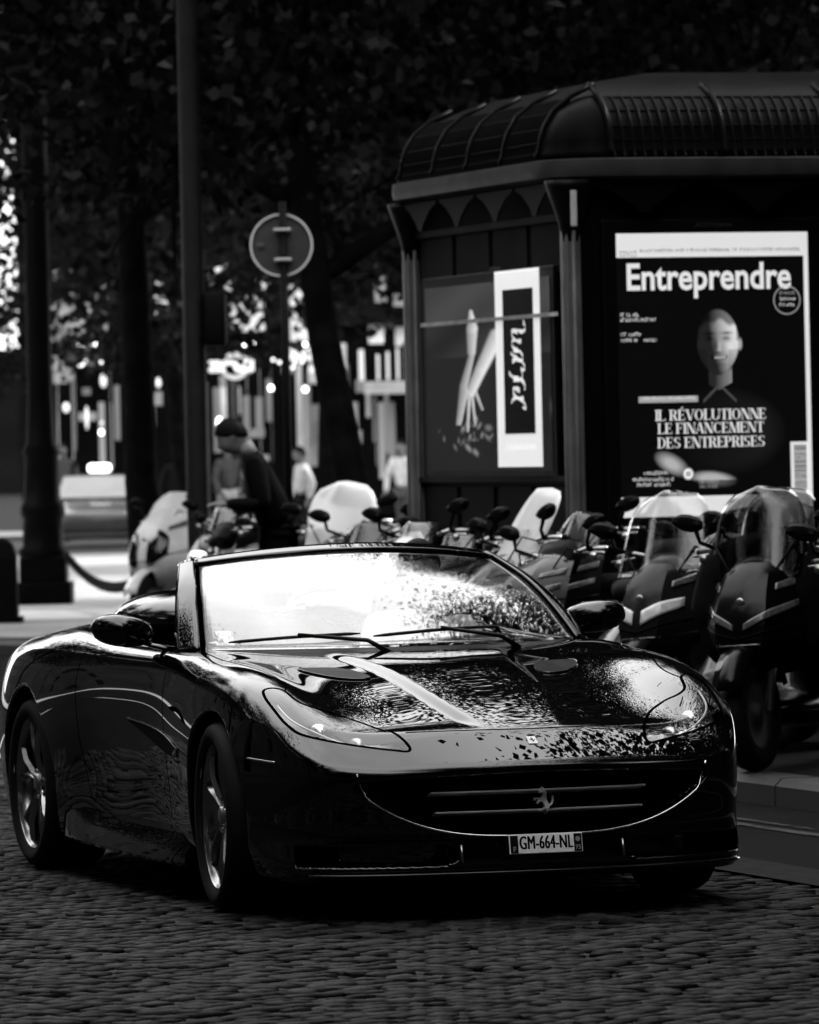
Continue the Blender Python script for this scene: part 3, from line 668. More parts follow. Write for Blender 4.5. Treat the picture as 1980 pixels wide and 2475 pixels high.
# wheels
alloy = mat('alloy_dark_polished', .32, .22, metal=1., var=.12)
def make_wheel(w):
    root = bpy.data.objects.new('wheel', None); COL.objects.link(root); root.parent = CAR
    h = w / 2; ro, ri = .345, .262
    tp = [(ri, -h + .02), (ri + .02, -h + .004), (ri + .045, -h), (ro - .018, -h + .012), (ro - .004, -h + .035), (ro, -h + .06), (ro, h - .06), (ro - .004, h - .035), (ro - .018, h - .012), (ri + .045, h), (ri + .02, h - .004), (ri, h - .02)]
    t = MB().lathe(tp, 64, 'y').build('tyre', rubber, root, True)
    rp = [(ri + .006, -h + .012), (ri + .009, -h + .02), (ri - .004, -h + .028), (ri - .012, -h + .06), (ri - .022, -h + .12), (ri - .03, h - .04), (ri - .005, h - .02)]
    MB().lathe(rp, 64, 'y').build('rim', alloy, root, True)
    y0 = -h + .03
    mb = MB()                                            # outer face is at -y
    for k in range(5):
        q = 2 * math.pi * k / 5 + .3
        for sd in (-1, 1):
            def P(r, a, y): return (r * math.cos(q + a), y, r * math.sin(q + a))
            rr = []
            for r, a, wd, dy in ((.045, .16 * sd, .20, .022), (.10, .10 * sd, .13, .010), (.17, .17 * sd, .075, .0), (.225, .235 * sd, .055, .002), (.256, .26 * sd, .055, .008)):
                rr.append([P(r, a - wd, y0 + dy + .012), P(r, a - wd * .2, y0 + dy - .004), P(r, a + wd * .5, y0 + dy), P(r, a + wd, y0 + dy + .014), P(r, a + wd * .6, y0 + dy + .05), P(r, a - wd * .6, y0 + dy + .05)])
            sp = MB().loft(rr); mb.add(sp.v, sp.f)
    mb.build('spokes', alloy, root, True, angle=.5)
    hb = MB().lathe([(0, y0 + .004), (.026, y0 + .004), (.032, y0 + .008), (.034, y0 + .02), (.07, y0 + .03), (.07, y0 + .07)], 30, 'y').build('hub', satin, root, True)
    for k in range(5):
        mb = MB(); q = 2 * math.pi * (k + .5) / 5 + .3; mb.lathe([(0, y0 + .012), (.009, y0 + .012), (.010, y0 + .018), (.010, y0 + .04)], 6, 'y', (.056 * math.cos(q), 0, .056 * math.sin(q)))
        mb.build('wheel_bolt', chrome, hb)
    MB().lathe([(.08, y0 + .075), (.195, y0 + .075), (.195, y0 + .105), (.08, y0 + .105)], 48, 'y').build('brake_disc', mat('brake_iron', .25, .35, metal=1., var=.2), root, True)
    MB().lathe([(.12, y0 + .05), (.21, y0 + .05), (.215, y0 + .13), (.12, y0 + .13), (.12, y0 + .05)], 10, 'y', a0=.2, a1=1.3).build('brake_caliper', mat('caliper', .12, .4, coat=.5), root)
    return root
wf = make_wheel(.245); wr = make_wheel(.285)
STEER = R(-5)
wf.location = (0, -.822, .345); wf.rotation_euler = (0, .35, STEER)
w2 = copy_tree(wf, CAR); w2.location = (0, .822, .345); w2.rotation_euler = (0, -.5, math.pi + STEER)
wr.location = (-2.67, -.812, .345); wr.rotation_euler = (0, 0, 0)
w4 = copy_tree(wr, CAR); w4.location = (-2.67, .812, .345); w4.rotation_euler = (0, .2, math.pi)
# wheel-house liners
for cx in (0, -2.67):
    for sg in (-1, 1):
        MB().lathe([(.384, sg * .60), (.384, sg * .90)], 36, 'y', (cx, 0, .345), -.5, math.pi + .5).build('wheel_liner', gap_m, CAR, True)
# ---------------------------------------------------------------- newspaper kiosk
KI = thing('newspaper_kiosk', 'dark street kiosk with ribbed domed roof and two lit poster panels', 'kiosk', (.94, 34., .12), math.atan2(.305, .9524))
kz = -.12                                             # heights below are above the road
kd = mat('kiosk_dark_enamel', .006, .45, var=.2, scale=3, spec=.12)
kd2 = mat('kiosk_panel', .014, .5, var=.25, scale=2.5)
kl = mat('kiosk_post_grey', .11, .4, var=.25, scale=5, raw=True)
kz_m = mat('zinc_roof', .008, .35, var=.3, scale=4, spec=.015)
KW, KDp = 3.1, 2.95
def kp(x, y, z): return (x, y, z + kz)
# roof: profile rings round a rounded plan
def plan(o, n=10):
    pts = []; r = .22 + max(0, o)
    for (cx, cy, a0) in ((-o + r, -o + r, math.pi), (KW + o - r, -o + r, 1.5 * math.pi), (KW + o - r, KDp + o - r, 0), (-o + r, KDp + o - r, .5 * math.pi)):
        for k in range(n + 1): q = a0 + k / n * math.pi / 2; pts.append((cx + r * math.cos(q), cy + r * math.sin(q)))
    return pts
prof = [(.13, 3.265), (.11, 3.30), (.10, 3.36), (.075, 3.44), (.02, 3.53), (-.08, 3.61), (-.22, 3.68), (-.42, 3.735), (-.8, 3.79), (-1.4, 3.82)]
def pring(o, z):
    if o >= -.2: return [kp(x, y, z) for x, y in plan(o)]
    base = plan(-.2); cx, cy = KW / 2, KDp / 2; f = -o - .2
    return [kp(x + (cx - x) * f / 1.5, y + (cy - y) * f / 1.5, z) for x, y in base]
rf = MB().loft([pring(o, z) for o, z in prof]).build('roof', kz_m, KI, True)
gut = MB().loft([pring(.10, 3.14), pring(.15, 3.16), pring(.16, 3.20), pring(.155, 3.255), pring(.12, 3.262), pring(.05, 3.262), pring(.05, 3.14), pring(.10, 3.14)], cap=False).build('gutter', mat('gutter_grey', .16, .4, metal=.3, var=.25, scale=6), KI, True, angle=.7)
def roof_path(x, y, nx, ny):                          # rib following the profile at a wall point with outward normal
    return [kp(x + nx * o, y + ny * o, z + .012) for o, z in prof[:7]]
for k in range(5): MB().tube(roof_path(0, .2 + .64 * k, -1, 0), .018, 6).build('roof_rib', kz_m, rf, True)
for k in range(5): MB().tube(roof_path(.2 + .68 * k, 0, 0, -1), .018, 6).build('roof_rib', kz_m, rf, True)
mb = MB()
for k in range(46):
    y = .22 + 2.5 * k / 45; mb.tube([kp(-o, y, z + .004) for o, z in prof[:6]], .009, 5, cap=False)
    x = .22 + 2.7 * k / 45; mb.tube([kp(x, -o, z + .004) for o, z in prof[:6]], .009, 5, cap=False)
o = mb.build('roof_seams', kz_m, rf, True); o['kind'] = 'stuff'
mb = MB()
for i in range(1, 6):
    z = prof[i][1] + .003; mb.tube([kp(-prof[i][0] - .003, y, z) for y in np.linspace(.2, 2.75, 12)], .004, 4, cap=False); mb.tube([kp(x, -prof[i][0] - .003, z) for x in np.linspace(.2, 2.9, 12)], .004, 4, cap=False)
o = mb.build('roof_courses', kz_m, rf, True); o['kind'] = 'stuff'
# walls
MB().box(kp(KW / 2, .06, 1.66), (KW - .1, .08, 3.0)).build('front_wall', kd, KI)
MB().box(kp(.06, KDp / 2, 1.66), (.08, KDp - .1, 3.0)).build('side_wall', kd2, KI)
MB().box(kp(KW - .06, KDp / 2, 1.66), (.08, KDp - .1, 3.0)).build('side_wall', kd, KI)
MB().box(kp(KW / 2, KDp - .06, 1.66), (KW - .1, .08, 3.0)).build('back_wall', kd, KI)
MB().box(kp(KW / 2, KDp / 2, .22), (KW + .04, KDp + .04, .2), None, .02).build('plinth', kd, KI)
# posts
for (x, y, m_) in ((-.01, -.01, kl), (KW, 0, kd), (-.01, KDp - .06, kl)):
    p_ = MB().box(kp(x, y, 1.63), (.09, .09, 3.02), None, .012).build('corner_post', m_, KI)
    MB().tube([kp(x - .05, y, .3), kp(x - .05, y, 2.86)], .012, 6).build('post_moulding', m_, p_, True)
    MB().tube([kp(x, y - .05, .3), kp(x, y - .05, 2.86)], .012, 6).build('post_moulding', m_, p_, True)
    MB().loft([ring(kp(x, y, z), r, r, 12, 2.5, (1, 0, 0), (0, 1, 0)) for z, r in ((2.80, .05), (2.90, .065), (3.0, .095), (3.10, .13), (3.14, .14))]).build('bracket', kd, p_, True)
MB().box(kp(-.035, -.145, 2.98), (.035, .012, .20), None, .004).build('post_label', mat('label_pale', .5, .5, var=.1), KI)
# pointed valance
def pendant(fn, w):
    P = [(-w / 2, 0), (w / 2, 0), (w / 2, -.012), (w * .30, -.05), (w * .12, -.12), (w * .06, -.165), (0, -.175), (-w * .06, -.165), (-w * .12, -.12), (-w * .30, -.05), (-w / 2, -.012)]
    return MB().prism(P, -.006, .006, fn)
for k in range(4): pendant(lambda u, v, h, k=k: kp(-.09 + h, .36 + .70 * k + u, 3.13 + v), .66).build('valance_pendant', kd, KI)
for k in range(4): pendant(lambda u, v, h, k=k: kp(.40 + .70 * k + u, -.09 + h, 3.13 + v), .66).build('valance_pendant', kd, KI)
# side glazing: top lights, bars, lower panels
tl = mat('transom_glass', .03, .25, var=.25, scale=2.)
for k in range(4):
    y0 = .10 + .68 * k; MB().box(kp(.012, y0 + .32, 2.78), (.012, .60, .28), None, .004).build('transom_pane', tl, KI)
for k in range(4):
    y0 = .10 + .68 * k; MB().box(kp(.012, y0 + .32, 1.30), (.014, .60, .26), None, .008).build('lower_panel', kd2, KI)
    MB().box(kp(.012, y0 + .32, .70), (.014, .60, .72), None, .008).build('lower_panel', kd2, KI)
MB().box(kp(-.002, KDp / 2, 2.945), (.03, KDp - .2, .04)).build('glazing_bar', kd, KI)
MB().box(kp(-.002, KDp / 2, 1.475), (.03, KDp - .2, .03)).build('glazing_bar', kd, KI)
# poster prints: grids of small cells, greys from simple picture functions
def print_mesh(fn, n, m, place):
    U, Vv = np.meshgrid((np.arange(n) + .5) / n, (np.arange(m) + .5) / m, indexing='ij'); val = np.clip(fn(U, Vv), 0, 1)
    mb = MB(); mb.grid(place, n, m); me = bpy.data.meshes.new('print'); me.from_pydata(mb.v, [], mb.f)
    ca = me.color_attributes.new('ink', 'FLOAT_COLOR', 'CORNER'); c = np.repeat(val.reshape(-1), 4)
    ca.data.foreach_set('color', np.stack([c, c, c, c * 0 + 1], 1).ravel().astype(np.float32)); return me
lit = mat('backlit_print', .5, .5, emit=.6, var=0., vcol='ink')
white_lit = mat('backlit_white', .6, .5, emit=.32, var=.0)
black_ink = mat('poster_black', .01, .5, var=0.)
grey_lit = mat('backlit_grey', .3, .5, emit=.15, var=0.)
def blob(U, V, cu, cv, ru, rv, soft=.25, rot=0.):
    du, dv = U - cu, V - cv; c, s = math.cos(rot), math.sin(rot); a, b = (du * c + dv * s) / ru, (-du * s + dv * c) / rv
    d = np.sqrt(a * a + b * b); return np.clip((1 - d) / soft, 0, 1)
PX0, PX1, PZ0, PZ1 = .245, 1.395, 1.25, 2.84
def cover(U, V):
    w, h = PX1 - PX0, PZ1 - PZ0; X, Z = PX0 + U * w, PZ0 + V * h; g = 0 * U + .002
    # head lit from the right, short hair, smile
    fx, fz = .842, 2.222; p, q = (X - fx) / .128, (Z - fz) / .190
    w_ = np.where(q < 0, 1 - .20 * q * q - .10 * (q < -.6) * (q + .6)**2 * 8, 1.); d = np.sqrt((p / np.maximum(w_, .3))**2 + q**2); head = np.clip((1 - d) / .05, 0, 1)
    nx, nz = p * .9, q * .7; ny = np.sqrt(np.clip(1 - nx**2 - nz**2, .02, 1)); lam = np.clip(.80 * nx + .30 * nz + .42 * ny - .16, 0, 1); sk = .012 + .75 * lam**1.25
    G = lambda cp, cq, rp, rq: np.exp(-((p - cp) / rp)**2 - ((q - cq) / rq)**2)
    sk *= 1 - .8 * G(-.38, .12, .19, .075) - .85 * G(.40, .12, .18, .07)                     # eye sockets
    sk *= 1 - .85 * G(-.38, .27, .26, .045) - .85 * G(.42, .28, .24, .045)                     # brows
    sk += .10 * G(.40, .105, .05, .025); sk *= 1 - .55 * G(-.12, -.08, .10, .20); sk += .14 * G(.08, -.10, .07, .16) + .10 * G(.06, -.22, .10, .05)   # nose
    sk *= 1 - .6 * G(.0, -.30, .17, .035); sk += .12 * G(.55, -.14, .20, .14)                 # nostril shade, cheek
    mz = -.46 + .22 * (p - .02)**2; sm = np.exp(-((q - mz) / .055)**2) * (np.abs(p - .02) < .40); sk = sk * (1 - .75 * sm) + .30 * np.exp(-((q - mz - .01) / .028)**2) * (np.abs(p - .04) < .30) * (p > -.15)
    sk *= 1 - .35 * G(0, -.66, .34, .07); sk *= 1 - .25 * (np.abs(p) > .5) * (q < -.2)          # chin crease, stubble
    hairm_ = np.clip((q - (.62 - .22 * np.abs(p) + .05 * np.sin(9 * p))) / .12, 0, 1); sk = sk * (1 - .72 * hairm_); sk = np.where((np.abs(p) > .86) & (q > .05), sk * .5, sk)
    g = g * (1 - head) + sk * head
    ear = blob(X, Z, fx + .132, fz - .01, .016, .042, .5); g = np.maximum(g, .30 * ear * (1 - head))
    neck = (np.abs(X - fx - .01) < .07) & (Z < 2.09) & (Z > 1.955 + .5 * np.abs(X - fx)); g = np.where(neck & (head < .5), .015 + .16 * np.clip((X - fx + .02) / .10, 0, 1) * np.clip((2.09 - Z) / .03, .35, 1), g)
    sh = blob(X, Z, fx + .01, 1.72, .40, .26, .3); g = np.where(head < .1, np.maximum(g, .002 + .006 * sh * np.clip((X - fx + .3) / .6, 0, 1)), g)
    g = np.maximum(g, .06 * np.exp(-((Z - (1.985 - .95 * np.abs(X - fx - .005))) / .009)**2) * (np.abs(X - fx - .005) < .10) * (Z < 2.0))
    # folded forearms and watch
    arm = np.maximum(blob(X, Z, .80, 1.455, .15, .048, .5, -.12), blob(X, Z, .55, 1.545, .12, .06, .7, -.5)); g = np.maximum(g, arm * (.06 + .26 * (Z > 1.45)))
    g = np.maximum(g, .75 * blob(X, Z, .648, 1.487, .034, .036, .35) * (.4 + .6 * (blob(X, Z, .648, 1.487, .02, .02, .2) < .5)))
    return g
pf = MB().box(kp((PX0 + PX1) / 2, -.01, (PZ0 + PZ1) / 2), (PX1 - PX0 + .16, .06, PZ1 - PZ0 + .16), None, .01).build('poster_frame', kd, KI)
def frontp(y): return lambda u, v: kp(PX0 + u * (PX1 - PX0), y, PZ0 + v * (PZ1 - PZ0))
pr = obj('poster', print_mesh(cover, 190, 264, frontp(-.044)), lit, pf, False); pr['label'] = 'backlit magazine cover poster with smiling man in dark shirt'
def front_rect(name, x0, x1, z0, z1, m_, y=-.0465): return MB().add([kp(x0, y, z0), kp(x1, y, z0), kp(x1, y, z1), kp(x0, y, z1)], [(0, 1, 2, 3)]).build(name, m_, pr)
front_rect('poster_border', PX0, PX1, 2.705, PZ1, white_lit); front_rect('poster_border', PX0, PX1 - .03, PZ0, 1.362, white_lit); front_rect('poster_border', PX1 - .028, PX1, PZ0, 2.705, white_lit)
def front_text(me, x, z, m_, y=-.048, name='poster_lettering'):
    me.transform(Matrix.Translation(kp(x, y, z)) @ Matrix.Rotation(R(90), 4, 'X')); return obj(name, me, m_, pr, False)
def fit(me, w, h=None):
    xs = [v.co.x for v in me.vertices]; ys = [v.co.y for v in me.vertices]; s = w / (max(xs) - min(xs)); t = h / (max(ys) - min(ys)) if h else s
    cx, cy = (max(xs) + min(xs)) / 2, (max(ys) + min(ys)) / 2
    for v in me.vertices: v.co.x = (v.co.x - cx) * s; v.co.y = (v.co.y - cy) * t
    return me
def scribble(w, h, seed, rows=1, gap=.35):
    r_ = random.Random(seed); mb = MB(); x = 0.
    for k in range(rows):
        x = 0.; y0 = -k * h * (1 + gap)
        while x < w:
            lw = r_.uniform(.25, .6) * h
            if r_.random() < .16: x += lw * .8; continue
            a = r_.uniform(0, .3) * h; mb.add([(x, y0, 0), (x + lw * .35, y0, 0), (x + lw * .35, y0 + h - a, 0), (x, y0 + h - a, 0)], [(0, 1, 2, 3)])
            if r_.random() < .6: z_ = y0 + r_.choice((0, .4, .8)) * h; mb.add([(x, z_, 0), (x + lw, z_, 0), (x + lw, z_ + .2 * h, 0), (x, z_ + .2 * h, 0)], [(0, 1, 2, 3)])
            x += lw * 1.2
    me = bpy.data.meshes.new('small_print'); me.from_pydata([(a - w / 2, b, c) for a, b, c in mb.v], [], mb.f); return me
front_text(fit(text_mesh('Entreprendre', 1., .022, space=1.), .985, .20), .797, 2.572, white_lit)
front_text(scribble(.96, .018, 1), .865, 2.735, black_ink)
front_text(scribble(.10, .014, 2, 2), .315, 2.73, mat('poster_grey_ink', .25, .5, var=0.))
# the serif headline: small stroke font
def serif(txt, h):
    tk, tn = .17, .055; mb = MB(); x = 0.
    def q(p): mb.add([(a, b, 0) for a, b in p], [tuple(range(len(p)))])
    def v(X, y0=0, y1=1, s0=1, s1=1):
        q([(X, y0), (X + tk, y0), (X + tk, y1), (X, y1)])
        if s0: q([(X - .09, y0), (X + tk + .09, y0), (X + tk + .09, y0 + tn), (X - .09, y0 + tn)])
        if s1: q([(X - .09, y1 - tn), (X + tk + .09, y1 - tn), (X + tk + .09, y1), (X - .09, y1)])
    def hb(X0, X1, y, t=tn): q([(X0, y), (X1, y), (X1, y + t), (X0, y + t)])
    def d(x0, y0, x1, y1, w): q([(x0, y0), (x0 + w, y0), (x1 + w, y1), (x1, y1)])
    def arc(cx, cy, rx, ry, a0, a1, th=tk, n=12):
        o_, i_ = [], []
        for k in range(n + 1):
            a = math.radians(a0 + (a1 - a0) * k / n); t = tn + (th - tn) * abs(math.cos(a)); o_.append((cx + rx * math.cos(a), cy + ry * math.sin(a))); i_.append((cx + (rx - t) * math.cos(a), cy + (ry - tn) * math.sin(a)))
        for k in range(n): q([o_[k], o_[k + 1], i_[k + 1], i_[k]])
    for ch in txt:
        x += .10
        if ch == ' ': x += .22; continue
        if ch == 'I': v(x); x += tk
        elif ch in 'LEFÉ':
            v(x, s0=1); w = .56
            if ch != 'F': hb(x, x + w, 0); q([(x + w - .05, 0), (x + w, 0), (x + w, .26), (x + w - .03, .26)])
            if ch != 'L':
                hb(x, x + w - .03, 1 - tn); q([(x + w - .06, .76), (x + w - .03, .76), (x + w - .03, 1), (x + w - .08, 1)]); hb(x + tk, x + .40, .49); q([(x + .37, .38), (x + .41, .38), (x + .41, .64), (x + .37, .64)])
            if ch == 'É': d(x + .18, 1.06, x + .34, 1.26, .10)
            x += w
        elif ch in 'RP':
            v(x); arc(x + .26, .74, .32, .26, -90, 90); hb(x + tk, x + .28, 1 - tn); hb(x + tk, x + .28, .48)
            if ch == 'R': d(x + .46, 0, x + .26, .50, .18); hb(x + .46, x + .74, 0)
            x += .66 if ch == 'R' else .58
        elif ch == 'D': v(x); arc(x + .22, .5, .46, .5, -90, 90); x += .68
        elif ch in 'OC':
            arc(x + .38, .5, .38, .5, 0 if ch == 'O' else 45, 360 if ch == 'O' else 315, n=22)
            if ch == 'C': q([(x + .62, .68), (x + .66, .68), (x + .66, .98), (x + .62, .98)])
            x += .76 if ch == 'O' else .68
        elif ch == 'V': d(x + .30, 0, x, 1, tk); d(x + .36, 0, x + .64, 1, tn); hb(x - .08, x + .28, 1 - tn); hb(x + .54, x + .78, 1 - tn); x += .68
        elif ch == 'A': d(x, 0, x + .32, 1, tn); d(x + .54, 0, x + .28, 1, tk); hb(x + .14, x + .56, .30); hb(x - .08, x + .16, 0); hb(x + .46, x + .80, 0); x += .70
        elif ch == 'U': v(x, .25, 1, 0, 1); arc(x + .34, .32, .34, .32, 180, 360); q([(x + .62, .3), (x + .68, .3), (x + .68, 1), (x + .62, 1)]); hb(x + .54, x + .76, 1 - tn); x += .68
        elif ch == 'T': v(x + .24, s1=0); hb(x, x + .65, 1 - tn); q([(x, .74), (x + .03, .74), (x + .05, 1), (x, 1)]); q([(x + .62, .74), (x + .65, .74), (x + .65, 1), (x + .60, 1)]); x += .65
        elif ch == 'N': hb(x - .08, x + .12, 1 - tn); q([(x + .03, 0), (x + .08, 0), (x + .08, 1), (x + .03, 1)]); hb(x - .08, x + .18, 0); d(x + .50, 0, x + .02, 1, .20); q([(x + .64, 0), (x + .69, 0), (x + .69, 1), (x + .64, 1)]); hb(x + .56, x + .78, 1 - tn); x += .70
        elif ch == 'M': q([(x + .03, 0), (x + .08, 0), (x + .08, 1), (x + .03, 1)]); hb(x - .06, x + .18, 0); d(x + .36, 0, x + .03, 1, .18); d(x + .40, 0, x + .70, 1, tn); v(x + .70); x += .88
        elif ch == 'S': arc(x + .28, .74, .27, .26, 40, 270, n=12); arc(x + .28, .26, .28, .26, 220, 450, n=12); q([(x + .48, .72), (x + .52, .72), (x + .52, 1), (x + .49, 1)]); q([(x + .02, 0), (x + .05, 0), (x + .05, .3), (x + .02, .3)]); x += .56
    me = bpy.data.meshes.new('serif'); me.from_pydata([(a * h, b * h, c) for a, b, c in mb.v], [], mb.f); return me
for t_, z_, w_ in (('IL RÉVOLUTIONNE', 1.826, .665), ('LE FINANCEMENT', 1.744, .64), ('DES ENTREPRISES', 1.664, .645)):
    me = serif(t_, .058); fit(me, w_, .076 if 'É' in t_ else .060); front_text(me, .787, z_, white_lit)
front_rect('poster_tag', .36, .715, 1.89, 1.925, grey_lit); front_text(scribble(.32, .016, 3), .537, 1.907, white_lit, -.0492)
for z_, w_, t_ in ((2.385, .125, 11), (2.357, .21, 12), (2.275, .11, 13), (2.243, .215, 14), (1.497, .17, 15), (1.462, .25, 16), (1.432, .20, 17)):
    cx = (.262 + w_ / 2) if z_ > 2 else .44
    front_text(scribble(w_, .02, t_), cx, z_ - .01, white_lit)
for z_, w_ in ((1.43, .12), (1.405, .11)): front_text(scribble(w_, .018, 8), .77, z_, grey_lit)
MB().lathe([(.076, 0), (.082, 0)], 36, 'y', kp(1.262, -.048, 2.455)).build('poster_seal', grey_lit, pr)
for k, (w_, t_) in enumerate(((.09, 21), (.10, 22), (.09, 23))): front_text(scribble(w_, .018, t_), 1.262, 2.487 - .033 * k, grey_lit if k == 0 else white_lit)
front_rect('barcode', 1.265, 1.375, 1.362, 1.655, white_lit)
mb = MB(); rb = random.Random(4); z = 1.385
while z < 1.635:
    t_ = rb.uniform(.002, .007); mb.add([kp(1.285, -.049, z), kp(1.36, -.049, z), kp(1.36, -.049, z + t_), kp(1.285, -.049, z + t_)], [(0, 1, 2, 3)]); z += t_ + rb.uniform(.002, .006)
o = mb.build('barcode_lines', black_ink, pr); o['kind'] = 'stuff'
front_text(fit(text_mesh('JCDecaux', 1., .02, shear=.35), .24, .034), .83, 2.885, mat('frame_lettering', .10, .5, var=0.), -.0425)
MB().add([kp(PX0 - .04, -.058, PZ0 - .04), kp(PX1 + .04, -.058, PZ0 - .04), kp(PX1 + .04, -.058, PZ1 + .02), kp(PX0 - .04, -.058, PZ1 + .02)], [(0, 1, 2, 3)]).build('poster_glass', glass('poster_pane', 1.32, .97, .02), pf)
# side poster
def sidep(x): return lambda u, v: kp(x, 2.62 - u * 2.28, 1.52 + v * 1.10)
def side_pic(U, V):
    Y, Z = 2.62 - U * 2.28, 1.52 + V * 1.10; g = .008 + .02 * (Z > 2.38) + .012 * np.sin(9 * Z + 2 * Y)**2 * (Z > 2.2)
    def cap(y0, z0, y1, z1, r0, r1, val, sh=.8):              # tapered limb with a lit side; widths stretched because the wall is seen at a steep angle
        dy, dz = (y1 - y0) / 3., z1 - z0; py_, pz_ = (Y - y0) / 3., Z - z0; t = np.clip((py_ * dy + pz_ * dz) / (dy * dy + dz * dz), 0, 1); r = r0 + (r1 - r0) * t
        ex, ez = py_ - t * dy, pz_ - t * dz; d = np.sqrt(ex**2 + ez**2) / r; return np.clip((1 - d) / .35, 0, 1) * val * (1 - sh * .5 * (1 + np.clip(ex / r, -1, 1)))
    for a in ((1.30, 2.30, 1.62, 2.10, .055, .042, .75), (1.62, 2.10, 1.80, 1.98, .042, .035, .7), (1.78, 2.0, 1.72, 1.80, .014, .008, .6), (1.82, 1.98, 1.86, 1.76, .014, .008, .65), (1.86, 2.0, 2.0, 1.80, .013, .008, .6), (1.74, 2.02, 1.58, 1.88, .013, .008, .55),
              (1.76, 2.46, 1.74, 2.36, .012, .042, .7), (1.74, 2.36, 1.76, 2.22, .042, .03, .55), (1.76, 2.20, 1.92, 2.02, .022, .03, .45), (1.92, 2.02, 2.05, 1.80, .03, .012, .4)): g = np.maximum(g, cap(*a))
    rq = random.Random(2)
    for k in range(26): g = np.maximum(g, rq.uniform(.06, .22) * blob(Y, Z, 1.75 + rq.gauss(0, .22), 1.73 + rq.gauss(0, .045), rq.uniform(.02, .10), rq.uniform(.008, .03), .8, rq.uniform(-.5, .5)))
    g = np.maximum(g, .05 * blob(Y, Z, .30, 1.88, .12, .08, .8))
    return g
sf = MB().box(kp(-.002, 1.48, 2.07), (.03, 2.40, 1.22), None, .006).build('poster_frame', kd, KI)
sp_ = obj('poster', print_mesh(side_pic, 150, 80, sidep(-.021)), lit, sf, False); sp_['label'] = 'dark poster of a reaching hand with a tall white band'
def side_rect(name, y0, y1, z0, z1, m_, x=-.024): return MB().add([kp(x, y0, z0), kp(x, y1, z0), kp(x, y1, z1), kp(x, y0, z1)], [(0, 1, 2, 3)]).build(name, m_, sp_)
side_rect('poster_band', .505, 1.30, 1.545, 2.675, mat('backlit_band', .7, .5, emit=.34, var=0.)); side_rect('band_panel', .615, 1.155, 1.735, 2.565, mat('band_dark', .02, .5, var=0.), -.027)
mb = MB(); rb = random.Random(9)                       # brush-like vertical marks
for k in range(9):
    cy, cz_ = .885 + rb.uniform(-.07, .07), 2.35 - .055 * k; a0 = rb.uniform(0, 6.28); pts = [(-.029, cy + .13 * math.cos(a0 + q), cz_ + .032 * math.sin(a0 + q * 1.3)) for q in np.linspace(0, rb.uniform(2.2, 4.5), 9)]
    for a, b in zip(pts, pts[1:]):
        w_ = rb.uniform(.007, .016); mb.add([kp(a[0], a[1], a[2] - w_), kp(b[0], b[1], b[2] - w_), kp(b[0], b[1], b[2] + w_), kp(a[0], a[1], a[2] + w_)], [(0, 1, 2, 3)])
o = mb.build('band_lettering', white_lit, sp_); o['kind'] = 'stuff'
me = scribble(.55, .035, 31, 1); me.transform(Matrix.Translation(kp(-.027, .90, 1.64)) @ Matrix.Rotation(R(-90), 4, 'Z') @ Matrix.Rotation(R(90), 4, 'X')); obj('band_lettering', me, mat('band_grey_ink', .45, .5, emit=.35, var=0.), sp_, False)
me = fit(text_mesh('JCDecaux', 1., .02, shear=.35), .22, .03); me.transform(Matrix.Translation(kp(-.020, 1.30, 2.695)) @ Matrix.Rotation(R(-90), 4, 'Z') @ Matrix.Rotation(R(90), 4, 'X')); obj('frame_lettering', me, mat('frame_lettering_side', .22, .5, var=0.), sf, False)
MB().box(kp(-.034, 1.42, 2.402), (.008, 2.5, .022)).build('pale_strip', mat('strip_pale', .35, .4, var=.4, scale=10), sf)  # thin pale line across the side panel
MB().add([kp(-.045, .30, 1.50), kp(-.045, 2.66, 1.50), kp(-.045, 2.66, 2.66), kp(-.045, .30, 2.66)], [(0, 1, 2, 3)]).build('poster_glass', MATS['poster_pane'], sf)
# ---------------------------------------------------------------- trees
bark = mat('plane_bark', .018, .9, var=.5, scale=6, bump=.02)
leaf_m = bpy.data.materials.new('leaf'); leaf_m.use_nodes = True
_n, _l = leaf_m.node_tree.nodes, leaf_m.node_tree.links; _b = _n['Principled BSDF']; _b.inputs['Roughness'].default_value = .45; _b.inputs['Specular IOR Level'].default_value = .0
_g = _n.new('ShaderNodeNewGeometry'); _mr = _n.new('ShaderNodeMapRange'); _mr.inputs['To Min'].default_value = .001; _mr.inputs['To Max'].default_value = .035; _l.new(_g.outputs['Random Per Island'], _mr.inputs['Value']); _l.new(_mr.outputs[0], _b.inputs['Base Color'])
_t = _n.new('ShaderNodeBsdfTranslucent'); _t.inputs['Color'].default_value = (.005, .005, .005, 1); _mx = _n.new('ShaderNodeMixShader'); _mx.inputs[0].default_value = .3
_l.new(_b.outputs[0], _mx.inputs[1]); _l.new(_t.outputs[0], _mx.inputs[2]); _l.new(_mx.outputs[0], _n['Material Output'].inputs['Surface'])
